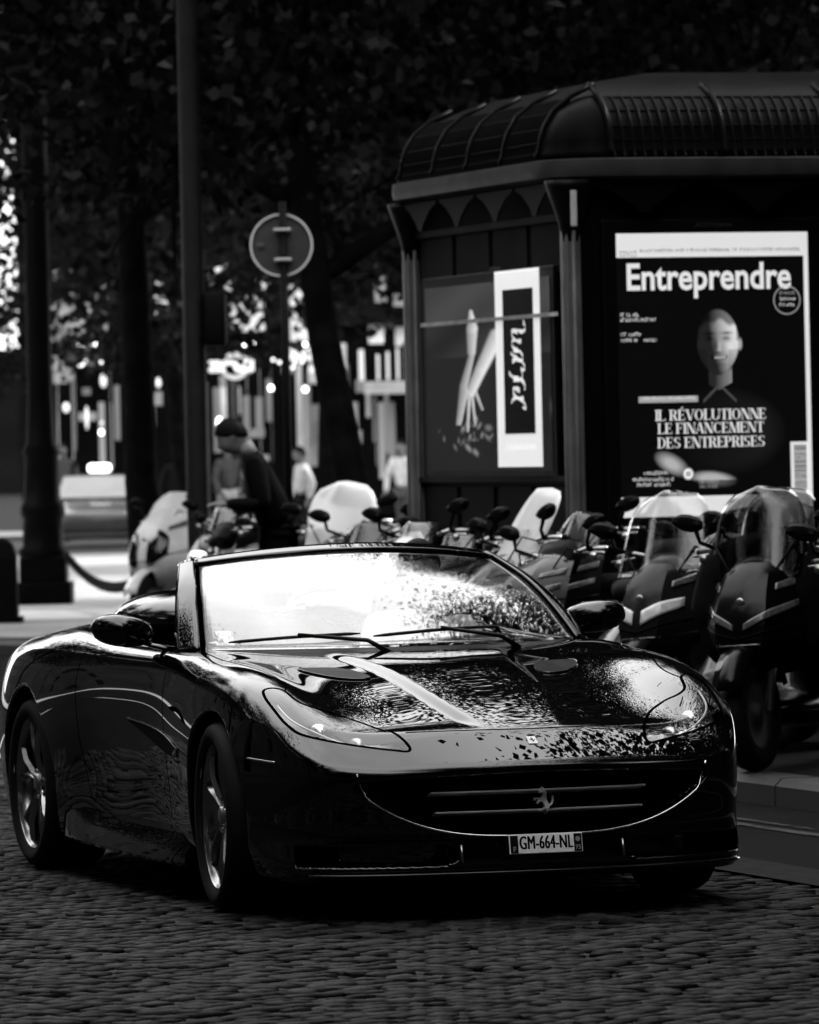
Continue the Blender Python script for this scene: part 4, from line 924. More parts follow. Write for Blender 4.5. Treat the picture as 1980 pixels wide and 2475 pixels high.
def tree_parts(seed, h, cb, cr, dia, lean=(0, 0), nleaf=14000, limbs=8, lsize=.15):
    r_ = np.random.RandomState(seed); mb = MB(); tips = []
    top = np.array([lean[0], lean[1], h * .62]); n = 9
    tr = [np.array([top[0] * (k / n)**1.2 + .05 * math.sin(k * 1.7 + seed), top[1] * (k / n)**1.2 + .05 * math.cos(k * 1.3 + seed), top[2] * k / n]) for k in range(n + 1)]; tr[0][:2] = 0
    rad = [dia / 2 * (1.25 if k == 0 else (1.0 - .6 * k / n)) for k in range(n + 1)]; mb.tube([tuple(p) for p in tr], rad, 14)
    for i in range(limbs):
        a = i * 2.4 + r_.uniform(-.4, .4); f = r_.uniform(.0, 1.); z0 = cb * .82 + (h * .60 - cb * .82) * i / max(1, limbs - 1); k = min(n - 1, int(z0 / top[2] * n)); p0 = tr[k] + (tr[k + 1] - tr[k]) * (z0 / top[2] * n - k)
        L = cr * r_.uniform(.75, 1.05); el = r_.uniform(.35, .75) + .3 * i / limbs; d = np.array([math.cos(a) * math.cos(el), math.sin(a) * math.cos(el), math.sin(el)])
        pts = [p0]; m = 5
        for q in range(1, m + 1): pts.append(p0 + d * L * q / m + np.array([0, 0, .25 * L * (q / m)**2 * .4]) + r_.normal(0, .10, 3) * q / m)
        mb.tube([tuple(p) for p in pts], [dia * .26 * (1 - .8 * q / m) + .012 for q in range(m + 1)], 7)
        for q in range(2, m + 1):
            for w in range(4):
                v = r_.normal(0, 1, 3); v /= np.linalg.norm(v); e = pts[q] + v * cr * r_.uniform(.18, .42); mb.tube([tuple(pts[q]), tuple((pts[q] + e) / 2 + r_.normal(0, .06, 3)), tuple(e)], [.03, .02, .008], 5); tips.append(e); tips.append((pts[q] + e) / 2)
        tips.append(pts[-1])
    for i in range(limbs * 2):
        v = r_.normal(0, 1, 3); v /= np.linalg.norm(v); tips.append(np.array([top[0], top[1], (cb + h) / 2]) + v * np.array([cr * .85, cr * .85, (h - cb) * .48]))
    T = np.array(tips); T = T[T[:, 2] > cb * .9]
    c = T[r_.randint(0, len(T), nleaf)] + r_.normal(0, 1, (nleaf, 3)) * np.array([.42, .42, .34]) * cr / 3.2
    c = c[c[:, 2] > cb]; m = len(c); u = r_.normal(0, 1, (m, 3)); u[:, 2] -= .3; u /= np.linalg.norm(u, axis=1)[:, None]; w = np.cross(u, r_.normal(0, 1, (m, 3))); w /= np.linalg.norm(w, axis=1)[:, None]
    s = (lsize * r_.uniform(.6, 1.25, m))[:, None]; nn = np.cross(u, w)
    V = np.stack([c - u * s * .5, c + w * s * .42 + nn * s * .12, c + u * s * .55, c - w * s * .42 + nn * s * .12], 1).reshape(-1, 3)
    me = bpy.data.meshes.new('crown'); me.vertices.add(len(V)); me.vertices.foreach_set('co', V.astype(np.float32).ravel()); me.loops.add(4 * m); me.loops.foreach_set('vertex_index', np.arange(4 * m, dtype=np.int32))
    me.polygons.add(m); me.polygons.foreach_set('loop_start', np.arange(0, 4 * m, 4, dtype=np.int32)); me.polygons.foreach_set('loop_total', np.full(m, 4, np.int32)); me.update(calc_edges=True); me.materials.append(leaf_m)
    return mb.mesh('trunk'), me
def plant_tree(parts, loc, rz, label, group='avenue trees', name='street_tree', zs=1.):
    t = thing(name, label, 'tree', loc, rz, group); t.scale = (1, 1, zs)
    o = obj('trunk', parts[0], bark, t); c = obj('crown', parts[1], leaf_m, t, False); return t
TA_ = tree_parts(3, 19, 4.6, 4.8, .34, (-.75, .3), 42000, 14, .13)
TB_ = tree_parts(8, 18, 3.6, 4.8, .30, (-2.0, .2), 40000, 14, .13)
TC_ = tree_parts(15, 20, 4.4, 5.4, .40, (.4, -.4), 90000, 16, .125)
TD_ = tree_parts(22, 12, 2.6, 4.0, .30, (.2, .3), 16000, 10)
plant_tree(TA_, (-2.45, 58, .12), 0, 'tree with straight dark trunk standing behind the white scooter')
plant_tree(TB_, (-.30, 50, .12), 0, 'tree with trunk leaning left, just left of the kiosk')
plant_tree(TC_, (.9, 56.5, .12), 1.0, 'tree half hidden by the kiosk left post, crown above it')
plant_tree(TC_, (7.6, 29.2, .12), 2.6, 'large tree overhanging the kiosk, trunk outside the right edge', zs=.76)
plant_tree(TC_, (4.6, 52, .12), 1.9, 'tall tree rising behind the kiosk roof, trunk hidden', zs=1.3)
plant_tree(TC_, (9.2, 57, .12), 4.9, 'tall tree far right behind the kiosk, trunk hidden', zs=1.3)
plant_tree(TD_, (-8.6, 101, .1), 3.3, 'small-leaved tree at the left edge against the bright sky')
plant_tree(TD_, (1.6, 66, .12), .7, 'tree farther back, right of the leaning tree and above the sign')
plant_tree(TD_, (-2.85, 79, .12), 2.1, 'low-branched tree behind the straight trunk, over the shop lights')
plant_tree(TA_, (-1.2, 84, .12), 3.6, 'tree behind the round sign, seen above the roundel')
plant_tree(TD_, (4.6, 88, .12), 4.4, 'tree at the back right, crown seen past the kiosk corner')
plant_tree(TB_, (-8.8, 74, .12), 1.2, 'tree at the far left, sky showing through its leaves')
plant_tree(TC_, (.2, 101, .12), 5.2, 'tallest tree at the far end, in front of the shops')
plant_tree(TA_, (13, 62, .12), 2.0, 'tree beyond the kiosk, trunk outside the right edge')
for k, (x, y, a) in enumerate(((8.6, 23.5, .3), (9.2, 15, 1.1), (9.0, 6, 2.2), (9.4, -4, 3.3), (-9.5, 8, .8), (-9.8, -3, 1.9), (-9.4, 19, 4.1), (9.6, -14, 5.), (-9.6, -14, 2.7), (0, -19, .5), (14, 34, 4.0), (15, 26, .9),
        (-3.8, 3.5, 1.4), (4.2, 2.5, 2.9), (.2, -6, .1), (-5.2, -9, 3.9), (5.4, -9, 4.8), (-5.5, 12.5, 5.5), (5.6, 11.5, .6), (-10.2, 27, 2.3), (-13, 36, 1.0), (-15, 14, 3.0), (-14, 48, 4.4), (14, 12, 2.0))):
    plant_tree((TC_, TA_, TB_)[k % 3], (x, y, .1 if abs(x) > 7 else 0.), a, 'unseen avenue tree added outside the frame to block light', 'unseen trees added to block light')  # unseen trees, added to cut sky and sun light
# ---------------------------------------------------------------- shops across the cross street, lamp post, signs, taxi
def bp(px, py, Y=120.):                       # picture point -> place on the facade plane at distance Y
    x, y = px - 990, py - 1237.5; c, s = math.cos(.022), math.sin(.022); x, y = x * c - y * s, y * c + x * s
    return (x / 14700 * Y, Y, 1.65 - (y + 147.5) / 14700 * Y)
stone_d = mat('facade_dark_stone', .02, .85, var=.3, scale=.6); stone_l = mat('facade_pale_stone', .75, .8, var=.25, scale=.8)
shop_d = mat('shopfront_dark', .012, .4, var=.3, scale=2); pane_m = mat('window_dark_glass', .01, .12, var=.1)
bulb = mat('lit_bulb', .9, .4, emit=7., var=0.); lampw = mat('lit_lamp', .9, .4, emit=3., var=0.); dimw = mat('lit_dim', .6, .5, emit=.5, var=.3, scale=3.)
def rect(mb, a, b, Y, t=.2):
    (x0, _, z1), (x1, _, z0) = bp(*a, Y), bp(*b, Y); return mb.box(((x0 + x1) / 2, Y, (z0 + z1) / 2), (abs(x1 - x0), t, abs(z1 - z0)))
SHOP = thing('shop_building', 'dark building with lit shopfronts, bulbs and awnings across the far street', 'building', (0, 0, 0))
MB().box((9.3, 126, 11), (34, 10, 22)).build('wall', stone_d, SHOP)
MB().box((9.3, 120.9, 4.35), (34, .5, .35)).build('cornice', stone_d, SHOP); MB().box((9.3, 126, 22.4), (35, 11, .8)).build('roof', mat('zinc_far', .08, .5, var=.2), SHOP)
for k in range(9):
    for f in range(5):
        x = -5.8 + 3.4 * k; z = 6.4 + 3.4 * f; w = MB().box((x, 120.98, z), (1.3, .1, 2.1)).build('window', pane_m, SHOP); MB().box((x, 120.92, z - 1.12), (1.6, .3, .14)).build('sill', stone_d, w)
for k in range(8): MB().box((-5.4 + 3.9 * k, 120.9, 1.9), (3.2, .25, 3.0)).build('shop_window', shop_d, SHOP)
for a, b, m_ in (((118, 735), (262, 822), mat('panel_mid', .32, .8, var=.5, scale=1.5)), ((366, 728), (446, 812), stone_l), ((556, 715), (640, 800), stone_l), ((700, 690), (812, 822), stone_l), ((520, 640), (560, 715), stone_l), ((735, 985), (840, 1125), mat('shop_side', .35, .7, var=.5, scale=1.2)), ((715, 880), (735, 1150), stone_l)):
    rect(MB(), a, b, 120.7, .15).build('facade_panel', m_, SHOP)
def awning(a, b, m_):
    (x0, _, z1), (x1, _, z0) = bp(*a, 119.6), bp(*b, 119.6); V = [(x0, 120.75, z1 + .25), (x1, 120.75, z1 + .25), (x1, 119.5, z0 + .2), (x0, 119.5, z0 + .2), (x1, 119.5, z0), (x0, 119.5, z0)]
    MB().add(V, [(0, 1, 2, 3), (3, 2, 4, 5)]).build('awning', m_, SHOP, solid=.04)
pale_aw = mat('awning_pale', .42, .8, var=.4, scale=1.5)
awning((745, 862), (838, 925), pale_aw); awning((140, 838), (248, 872), mat('awning_grey', .14, .8, var=.4)); awning((880, 905), (1005, 950), pale_aw)
rect(MB(), (700, 842), (812, 868), 119.8).build('shop_fascia', mat('fascia_lit', .5, .5, emit=.25, var=.4, scale=2.), SHOP)
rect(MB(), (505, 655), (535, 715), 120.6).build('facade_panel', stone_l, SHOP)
me = fit(scribble(1.15, .62, 77), 1.15, .62); c = bp(938, 880, 119.4); me.transform(Matrix.Translation(c) @ Matrix.Rotation(R(90), 4, 'X')); obj('fascia_letters', me, mat('letters_lit', .5, .5, emit=.22, var=.0), SHOP, False)
rect(MB(), (880, 840), (1004, 925), 119.6, .08).build('shop_fascia', shop_d, SHOP)
for px, r_ in [(160, .035)] + [(188 + 15 * k, .028) for k in range(6)] + [(434, .035), (592, .032), (611, .032)] + [(711, .032), (738, .032), (768, .032), (795, .03), (812, .03)]: MB().ball(bp(px, 832, 119.3), r_, 6).build('bulb', bulb, SHOP, True)
rs = random.Random(5)
for k in range(20):
    px = rs.choice([rs.uniform(118, 260), rs.uniform(660, 790), rs.uniform(430, 450)]); MB().ball(bp(px, 880 + rs.uniform(-12, 10), 119.2), .03, 5).build('bulb', mat('bulb_small', .8, .4, emit=1.6, var=0.), SHOP, True)
for (px, py, w, h, m_) in ((812, 1016, .15, .58, lampw), (530, 1022, .16, .30, lampw), (655, 938, .15, .15, lampw), (738, 941, .15, .15, lampw), (245, 1045, .13, .14, lampw), (246, 1022, .09, .09, dimw), (437, 985, .14, .22, lampw), (830, 1122, .42, .30, dimw), (250, 920, .18, .35, dimw), (383, 925, .14, .25, dimw), (210, 1010, .10, .6, dimw), (160, 985, .2, .25, dimw)):
    c = bp(px, py, 119.5); MB().ball(c, (w / 3, .05, h / 2.6), 8).build('wall_lamp', m_, SHOP, True)
# dim shop interiors, doors, posters and mullions seen between the trunks
rs = random.Random(21); shades = [mat('shop_lit_%d' % k, .2, .6, emit=e_, var=0.) for k, e_ in enumerate((.012, .03, .06, .12))] + [mat('shop_grey', .35, .7, var=.4, scale=1.5), mat('shop_pale', .7, .7, var=.4, scale=1.5)]
for (x0, x1) in ((100, 290), (360, 470), (500, 700), (720, 880), (880, 1010)):
    for k in range(int((x1 - x0) / 11)):
        a = rs.uniform(x0, x1 - 12); t_ = rs.random()
        if t_ < .45: w_, h_, yy = rs.uniform(6, 22), rs.uniform(60, 190), rs.uniform(900, 980)
        elif t_ < .75: w_, h_, yy = rs.uniform(15, 45), rs.uniform(12, 40), rs.uniform(840, 1120)
        else: w_, h_, yy = rs.uniform(4, 8), rs.uniform(150, 300), rs.uniform(860, 900)
        rect(MB(), (a, yy), (a + w_, yy + h_), 119.9 + .04 * k, .05).build('shopfront_piece', rs.choice(shades[:4] * 2 + shades[4:]), SHOP)
for (a, b) in (((120, 655), (150, 735)), ((168, 650), (214, 720)), ((232, 660), (262, 730)), ((372, 655), (400, 718)), ((410, 660), (440, 715)), ((905, 660), (935, 730)), ((950, 690), (985, 760)), ((890, 770), (930, 830)), ((955, 790), (1000, 835)), ((620, 650), (650, 700))): rect(MB(), a, b, 120.85, .06).build('upper_panel', rs.choice(shades[4:]), SHOP)
# far end of the street at the left
FAR = thing('far_building', 'distant low building closing the street at the left edge', 'building', (-24, 300, 0)); MB().box((0, 0, 3), (60, 10, 6.)).build('wall', stone_d, FAR); MB().box((0, 0, 6.5), (61, 11, 1.)).build('roof', stone_d, FAR)
for k in range(12): MB().box((-22 + 4 * k, -5.05, 3.4), (1.6, .1, 2.2)).build('window', pane_m, FAR)
# buildings of the avenue outside the frame (seen in the paintwork)
def block(label, c, d, nwin, face):
    b = thing('apartment_building', label, 'building', (c[0], c[1], 0)); MB().box((0, 0, d[2] / 2), d).build('wall', mat('avenue_stone', .035, .85, var=.3, scale=.4), b)
    MB().box((0, 0, d[2] + 1.2), (d[0] * .98, d[1] * .98, 2.4), None, .6).build('roof', mat('avenue_zinc', .08, .5, var=.2), b)
    for k in range(nwin):
        for f in range(5):
            t = (k + .5) / nwin - .5; z = 2.6 + 3.5 * f
            if face == 'y': MB().box((t * d[0], d[1] / 2 + .02, z), (1.3, .12, 2.2)).build('window', pane_m, b)
            else: MB().box((face * (d[0] / 2 + .02), t * d[1], z), (.12, 1.3, 2.2)).build('window', pane_m, b)
block('stone apartment block on the avenue side behind the viewpoint', (0, -34, 0), (110, 12, 21), 20, 'y')
block('stone apartment block along the left side of the avenue', (-46, 60, 0), (12, 170, 21), 26, 1)
block('stone apartment block along the right side of the avenue', (34, 30, 0), (12, 100, 21), 16, -1)
# lamp post
iron = mat('cast_iron_black', .012, .45, var=.3, scale=6); lx, ly = -3.86, 64.
LP = thing('street_lamp_post', 'thick black cast-iron lamp post on a square stepped base, left', 'lamp post', (lx, ly, .12))
MB().box((0, 0, .12), (.60, .60, .24), None, .02).build('base', iron, LP); MB().box((0, 0, .37), (.50, .50, .28), None, .03).build('plinth', iron, LP)
MB().lathe([(.26, .5), (.27, .56), (.22, .62), (.21, .9), (.24, .96), (.23, 1.05), (.19, 1.1), (.18, 1.55), (.20, 1.6), (.15, 1.7), (.13, 2.2), (.125, 5), (.10, 8.2), (.0, 8.2)], 28).build('shaft', iron, LP, True)
for sg in (-1, 1): MB().tube([(0, 0, 7.6), (sg * .5, 0, 8.1), (sg * 1.0, 0, 8.0)], .035, 8).build('lamp_arm', iron, LP, True); MB().lathe([(0, 8.0), (.12, 7.95), (.2, 7.6), (.14, 7.35), (0, 7.3)], 16, c=(sg * 1.0, 0, 0)).build('lantern', mat('lantern_glass', .3, .3, var=.1), LP, True)
# signal mast
SG = thing('signal_mast', 'dark slim signal mast with box, right of the straight trunk', 'traffic light', (bp(478, 1200, 47)[0], 47, .12))
MB().lathe([(.13, 0), (.13, .3), (.085, .36), (.082, 6.5), (0, 6.5)], 20).build('mast', iron, SG, True)
z0 = bp(520, 770, 47)[2] - .12; MB().box((.165, -.02, z0), (.17, .2, .42), None, .03).build('signal_head', iron, SG, True); MB().box((.06, 0, z0), (.06, .05, .05)).build('bracket', iron, SG)
MB().tube([(.095, -.03, .4), (.095, -.03, 2.1)], .010, 6).build('cable_pipe', mat('pipe_grey', .2, .5, var=.2), SG, True)
# round sign seen from behind
sx, _, sz = bp(680, 592, 45); RS = thing('round_road_sign', 'round road sign seen from behind on a slim dark pole', 'road sign', (bp(694, 1000, 45)[0], 45, .12))
MB().tube([(0, .0, 0), (0, 0, sz + .20)], .028, 12).build('pole', iron, RS, True)
dx = sx - RS.location.x; sb = MB().lathe([(0, -.03), (.205, -.03), (.222, -.026), (.226, -.045), (.230, -.045), (.230, -.02), (0, -.022)], 48, 'y', (dx, .075, sz - .12)).build('sign_plate', mat('sign_back_grey', .16, .5, var=.2), RS, True, angle=.5)
MB().lathe([(.220, -.052), (.233, -.052), (.233, -.012), (.220, -.012), (.220, -.052)], 48, 'y', (dx, .075, sz - .12)).build('sign_rim', mat('sign_rim_lit_tone', .6, .4, var=.1), RS, True, angle=.5)  # light on the rim put into its paler colour
for s_ in (-.11, .11):
    for u_ in (-.05, .05): MB().tube([(u_, -.03, sz - .12 + s_), (u_, .04, sz - .12 + s_)], .012, 6).build('clamp_bolt', satin, RS, True)
    MB().box((dx * .3, -.012, sz - .12 + s_), (.13, .06, .022), None, .004).build('clamp', mat('clamp_bright', .5, .35, metal=.8, var=.1), RS)
MB().box((dx - .155, .018, sz - .115), (.055, .01, .03), None, .003).build('maker_label', mat('label_mid', .25, .5, var=.1), RS)
# bar-and-ring shop sign on a post
c = bp(568, 885, 105); BR = thing('roundel_sign', 'small ring-and-bar sign on a slim post near the shops', 'sign', (c[0], 105, .1))
MB().tube([(0, .05, 0), (0, .05, c[2] + .2)], .05, 8).build('post', mat('post_grey_far', .10, .5, var=.1), BR, True); MB().lathe([(.165, -.04), (.235, -.04), (.235, .04), (.165, .04), (.165, -.04)], 36, 'y', (0, 0, c[2] - .1)).build('ring', mat('sign_lit_pale', .6, .5, emit=.35, var=.1), BR)
MB().box((-.06, -.05, c[2] - .1), (.78, .05, .20), None, .02).build('bar', mat('sign_lit_bar', .7, .5, emit=.55, var=.2), BR)
# stone bollard block and chain
blk = thing('stone_bollard', 'dark chamfered stone bollard cut by the left edge, chain side', 'bollard', (bp(-5, 1500, 57)[0], 57, .12))
MB().loft([[(x * w, y * w, z) for x, y in ((-1, -1), (1, -1), (1, 1), (-1, 1))] for z, w in ((0, .19), (.62, .185), (.74, .15), (.80, .08))]).build('block', mat('bollard_stone', .015, .8, var=.4, scale=8, bump=.004), blk, bev=.02)
MB().box((0, 0, .03), (.46, .46, .06)).build('foot', mat('bollard_stone', .03), blk)
CH = thing('barrier_chain', 'sagging dark chain from the lamp post base towards the scooters', 'chain', (0, 0, .12)); A, B = Vector((-3.6, 63.8, .50)), Vector((bp(330, 1440, 58)[0], 58, .34)); N_ = 44
for k in range(N_):
    t = (k + .5) / N_; p = A.lerp(B, t); p.z -= .16 * 4 * t * (1 - t); d = (B - A).normalized(); sl = -.16 * 4 * (1 - 2 * t) / (B - A).length; d.z += sl; d.normalize(); side = d.cross(Vector((0, 0, 1))).normalized(); up = side.cross(d)
    a_ = side if k % 2 else up; MB().tube([p + d * .095 * math.cos(q) + a_ * .045 * math.sin(q) for q in np.linspace(0, 2 * math.pi, 11)[:-1]], .016, 5, closed=True).build('chain_link', iron, CH, True)
MB().tube([B - Vector((0, 0, .34)), B + Vector((0, 0, .05))], .05, 10).build('chain_post', iron, CH, True)
# taxi
tx = bp(225, 1335, 104)[0]; TX = thing('taxi_car', 'pale-bonneted taxi with lit roof sign, waiting behind the lamp post', 'taxi', (tx, 106.5, .105), R(180))
tp = mat('taxi_grey', .28, .3, coat=.8, var=.1); tb = mat('taxi_black', .01, .4, var=.2)
def sect(x, w, z0, z1, zs): return [(x, -w, z0), (x, -w * 1.02, (z0 + z1) / 2), (x, -w * .96, z1), (x, -w * .5, zs), (x, w * .5, zs), (x, w * .96, z1), (x, w * 1.02, (z0 + z1) / 2), (x, w, z0)]
TX.rotation_euler = (0, 0, R(-90)); TX.scale = (1, 1, .88)
MB().loft([sect(2.2, .70, .28, .58, .62), sect(2.05, .85, .22, .70, .76), sect(1.4, .90, .2, .82, .90), sect(.75, .91, .2, .90, .97), sect(-.6, .91, .2, .92, .95), sect(-1.9, .90, .2, .93, 1.0), sect(-2.3, .82, .3, .85, .9)]).build('body', tp, TX, True, sub=2)
MB().loft([sect(.80, .74, .90, .92, .94), sect(.15, .66, .92, 1.38, 1.44), sect(-.7, .66, .92, 1.42, 1.47), sect(-1.5, .70, .92, 1.30, 1.36), sect(-2.0, .74, .92, .96, 1.0)]).build('cabin', tb, TX, True, sub=1)
MB().grid(lambda u, v: (.90 - .66 * v, (u - .5) * (1.40 - .2 * v), .955 + .42 * v + .02), 6, 4).build('windscreen', mat('taxi_screen', .14, .15, coat=1., var=.15, scale=2, raw=True), TX, True)  # sky reflection put into the paler base colour
rsn = MB().box((-.25, 0, 1.55), (.16, .40, .17), None, .05).build('roof_sign', mat('taxi_sign_lit', .8, .4, emit=2.2, var=.1), TX, True)
MB().box((2.06, 0, .50), (.12, 1.30, .26), None, .04).build('grille', tb, TX, True); MB().box((2.135, 0, .44), (.02, .52, .11)).build('number_plate', mat('taxi_plate', .3, .5, var=.3, scale=10), TX); MB().box((2.12, 0, .26), (.05, 1.6, .04)).build('bumper_strip', satin, TX)
for sg in (-1, 1):
    MB().ball((1.98, sg * .66, .66), (.14, .17, .07), 8, (0, 0, -sg * .4)).build('headlight', mat('taxi_lamp', .5, .2, coat=1., var=.2), TX, True); MB().ball((.55, sg * 1.0, 1.0), (.07, .10, .07), 8).build('mirror', tb, TX, True)
    for x in (1.35, -1.4): MB().lathe([(0, -.1), (.2, -.1), (.21, -.1), (.32, -.09), (.33, 0), (.32, .09), (.2, .1), (0, .1)], 24, 'y', (x, sg * .80, .33)).build('wheel', rubber, TX, True)
# ---------------------------------------------------------------- parked scooters and motorcycles
frost = bpy.data.materials.new('frosted_plexiglass'); frost.use_nodes = True
_n, _l = frost.node_tree.nodes, frost.node_tree.links; _b = _n['Principled BSDF']; _b.inputs['Base Color'].default_value = (.85, .85, .85, 1); _b.inputs['Roughness'].default_value = .25
_t = _n.new('ShaderNodeBsdfTranslucent'); _t.inputs['Color'].default_value = (.85, .85, .85, 1); _m1 = _n.new('ShaderNodeMixShader'); _m1.inputs[0].default_value = .55; _tr = _n.new('ShaderNodeBsdfTransparent'); _m2 = _n.new('ShaderNodeMixShader'); _m2.inputs[0].default_value = .12
_l.new(_b.outputs[0], _m1.inputs[1]); _l.new(_t.outputs[0], _m1.inputs[2]); _l.new(_m1.outputs[0], _m2.inputs[1]); _l.new(_tr.outputs[0], _m2.inputs[2]); _l.new(_m2.outputs[0], _n['Material Output'].inputs['Surface'])
clear = glass('clear_plexiglass', 1.5, .86, .03); smoke = glass('smoked_plexiglass', 1.5, .45, .03)
bk = mat('scooter_black_plastic', .014, .4, var=.25, scale=8); seatm = mat('saddle_vinyl', .02, .5, var=.25, scale=10, bump=.001)
def wheel2(parent, x, r, w, name):
    o = MB().lathe([(r * .62, -w * .40), (r * .80, -w * .5), (r * .95, -w * .36), (r, 0), (r * .95, w * .36), (r * .80, w * .5), (r * .62, w * .40)], 36, 'y').build(name, rubber, parent, True, loc=(x, 0, r))
    MB().lathe([(.0, -w * .3), (.04, -w * .32), (.045, -w * .15), (r * .55, -w * .12), (r * .64, -w * .40), (r * .64, w * .40), (r * .55, w * .12), (.045, w * .15), (.04, w * .32), (0, w * .3)], 28, 'y').build('rim', mat('scooter_rim', .18, .4, metal=.8, var=.2), o, True); return o
def mirror2(parent, base, tip, hw=.072, hh=.042, sg=1, bm=None):
    b, t = Vector(base), Vector(tip); mid = (b + t) / 2 + Vector((.03, 0, -.03))
    o = MB().tube([b, mid, t - Vector((0, sg * hw * .5, hh * .6))], [.011, .010, .012], 8).build('mirror', bk, parent, True)
    prof_ = [(-1., .25), (-.92, .55), (-.7, .80), (-.2, 1.), (.35, .95), (.75, .70), (.97, .35), (1., .1)]            # along the length: height share
    rr = [[(t.x + dx, t.y + sg * u * hw, t.z + .012 * u + v * h * hh) for dx, v in ((-.014, -.9), (-.014, .9), (.0, 1.), (.022, .7), (.032, 0), (.022, -.7), (.0, -1.))] for u, h in prof_]
    MB().loft(rr).build('housing', bm or bk, o, True, angle=.7)
    gl = [[(t.x - .0155 - d, t.y + sg * u * hw * .9, t.z + .012 * u + v * h * hh * .8) for v in (-1, 1) for d in ((0, .002) if v < 0 else (.002, 0))] for u, h in prof_[1:-1]]
    MB().loft(gl).build('mirror_glass', mat('mirror_face', .5, .1, metal=1., var=0.), o); return o
def screen(parent, m_, w, h, base, tilt, top=.75, curve=.10, th=.006, ex=2.4):
    b = Vector(base); ct, st_ = math.cos(tilt), math.sin(tilt)
    def P(u, v):
        s = (u - .5) * 2; rnd_ = (1 - max(0, (v - .55) / .45)**ex)**(1 / ex) if v > .55 else 1.; ww = w / 2 * (1 + (top - 1) * v) * (.12 + .88 * rnd_)
        return (b.x - st_ * h * v - curve * s * s * (1 - .2 * v), b.y + s * ww, b.z + ct * h * v)
    return MB().grid(P, 14, 14).build('windscreen', m_, parent, True, solid=th)
def scooter(label, loc, heading, col, ws, apron=(.36, .58, .98), lights='twin', lean=0., topbox=False, rim=None, coat=.8, apv=None, cover=False, mir=.30, handz=1.04, steer=0., box=True):
    T = thing('parked_scooter', label, 'scooter', loc, heading, 'scooters parked along the kerb'); T.rotation_euler = (lean, 0, heading)
    cm = mat('scooter_paint_%03d' % int(col * 1000), col, .28, coat=coat if col > .04 else .25, var=.08)
    wheel2(T, -.66, .27, .13, 'rear_wheel'); wheel2(T, .70, .28, .12, 'front_wheel')
    MB().loft([[(.70 + math.cos(q) * r, s * w, .28 + math.sin(q) * r) for s, w, r in ((-1, .06, .29), (-1, .075, .31), (0, .05, .335), (1, .075, .31), (1, .06, .29))] for q in np.linspace(.35, 2.75, 14)], closed=False, cap=False).build('front_fender', cm, T, True, solid=.006)
    for s in (-1, 1): MB().tube([(.70, s * .085, .28), (.60, s * .085, .56), (.50, s * .06, .86)], [.022, .026, .026], 8).build('fork', satin, T, True)
    aw, a0, a1 = apron; k_ = aw / .21; zf = lambda z: a0 + (a1 - a0) * z
    prf = Spl([0., .12, .30, .52, .74, .92, 1.0], [(.07, .66, .58), (.13, .76, .61), (.19, .81, .62), (.21, .78, .60), (.185, .70, .55), (.14, .58, .48), (.085, .50, .43)])
    def apt(sv, tz, off=0.):                      # point on the apron: sv -1..1 across, tz 0..1 up
        w, xf, xs = prf(np.array([tz]))[0]; a = abs(sv); x = xf - .02 * (a / .55)**1.5 - max(0, a - .5) / .5 * (xf - xs) * (1.0 if a > .5 else 0)
        return (x + off, sv * (w * k_ + off * .6), zf(tz))
    SV = [-1, -.94, -.75, -.5, -.25, -.06, .06, .25, .5, .75, .94, 1]
    rings = [[apt(sv, tz) for sv in SV] + [(prf(np.array([tz]))[0][2] - .07, y_ * prf(np.array([tz]))[0][0] * k_ * .9, zf(tz)) for y_ in (.9, .3, -.3, -.9)] for tz in np.linspace(0, 1, 15)]
    ap = MB().loft(rings).build('front_apron', apv or cm, T, True, angle=.55)
    def lampp(name, sg, s0, s1, zlo, zhi, m_, off=.006): return MB().grid(lambda u, v: apt(sg * (s0 + (s1 - s0) * u), zlo(u) + (zhi(u) - zlo(u)) * v, off), 8, 4).build(name, m_, ap, True, solid=.004)
    for s in (-1, 1):
        if lights == 'twin': lampp('headlight', s, .10, .80, lambda u: .40 + .13 * u, lambda u: .52 + .14 * u - .05 * u * u, lens_s)
        elif lights == 'vents': lampp('headlight', s, .16, .66, lambda u: .26 + .10 * u + .05 * (2 * u - 1)**2, lambda u: .70 + .04 * u - .12 * (2 * u - 1)**2, mat('dark_lamp', .012, .15, coat=1., var=.1))
        elif lights == 'slit': lampp('headlight', s, .10, .92, lambda u: .40 + .17 * u, lambda u: .455 + .20 * u - .03 * u * u, lens_d)
        lampp('turn_signal', s, .62, .95, lambda u: .70 + .04 * u, lambda u: .75 + .06 * u, lens_d); lampp('apron_seam', s, .0, 1., lambda u: .335 + .10 * u, lambda u: .345 + .10 * u, grille_m, .003)
    lampp('front_intake', 1, -.42, .42, lambda u: .10, lambda u: .20 + .05 * math.sin(math.pi * u), grille_m, .004)
    if lights == 'none': pass
    elif lights == 'round': MB().lathe([(0, .09), (.06, .075), (.085, .03), (.09, 0), (.06, -.08), (0, -.11)], 24, 'x', (.62, 0, handz - .20)).build('headlight', chrome, T, True)
    hb = MB(); hb.tube([(.36, -.34, handz - .0), (.40, -.22, handz + .01), (.46, 0, handz - .04), (.40, .22, handz + .01), (.36, .34, handz)], .014, 8); ho = hb.build('handlebar', satin, T, True)
    for s in (-1, 1): MB().tube([(.33, s * .36, handz - .005), (.395, s * .23, handz + .008)], .020, 10).build('grip', bk, ho, True); MB().tube([(.42, s * .20, handz - .01), (.40, s * .36, handz - .02)], .007, 6).build('lever', satin, ho, True)
    MB().loft([ring((.46 - .10 * t, 0, handz - .10 + .16 * t), .16 - .03 * abs(t - .4), .07, 16, 2.6, (0, 1, 0), (.9, 0, .4)) for t in (0, .3, .6, .9)]).build('dashboard', bk, T, True)
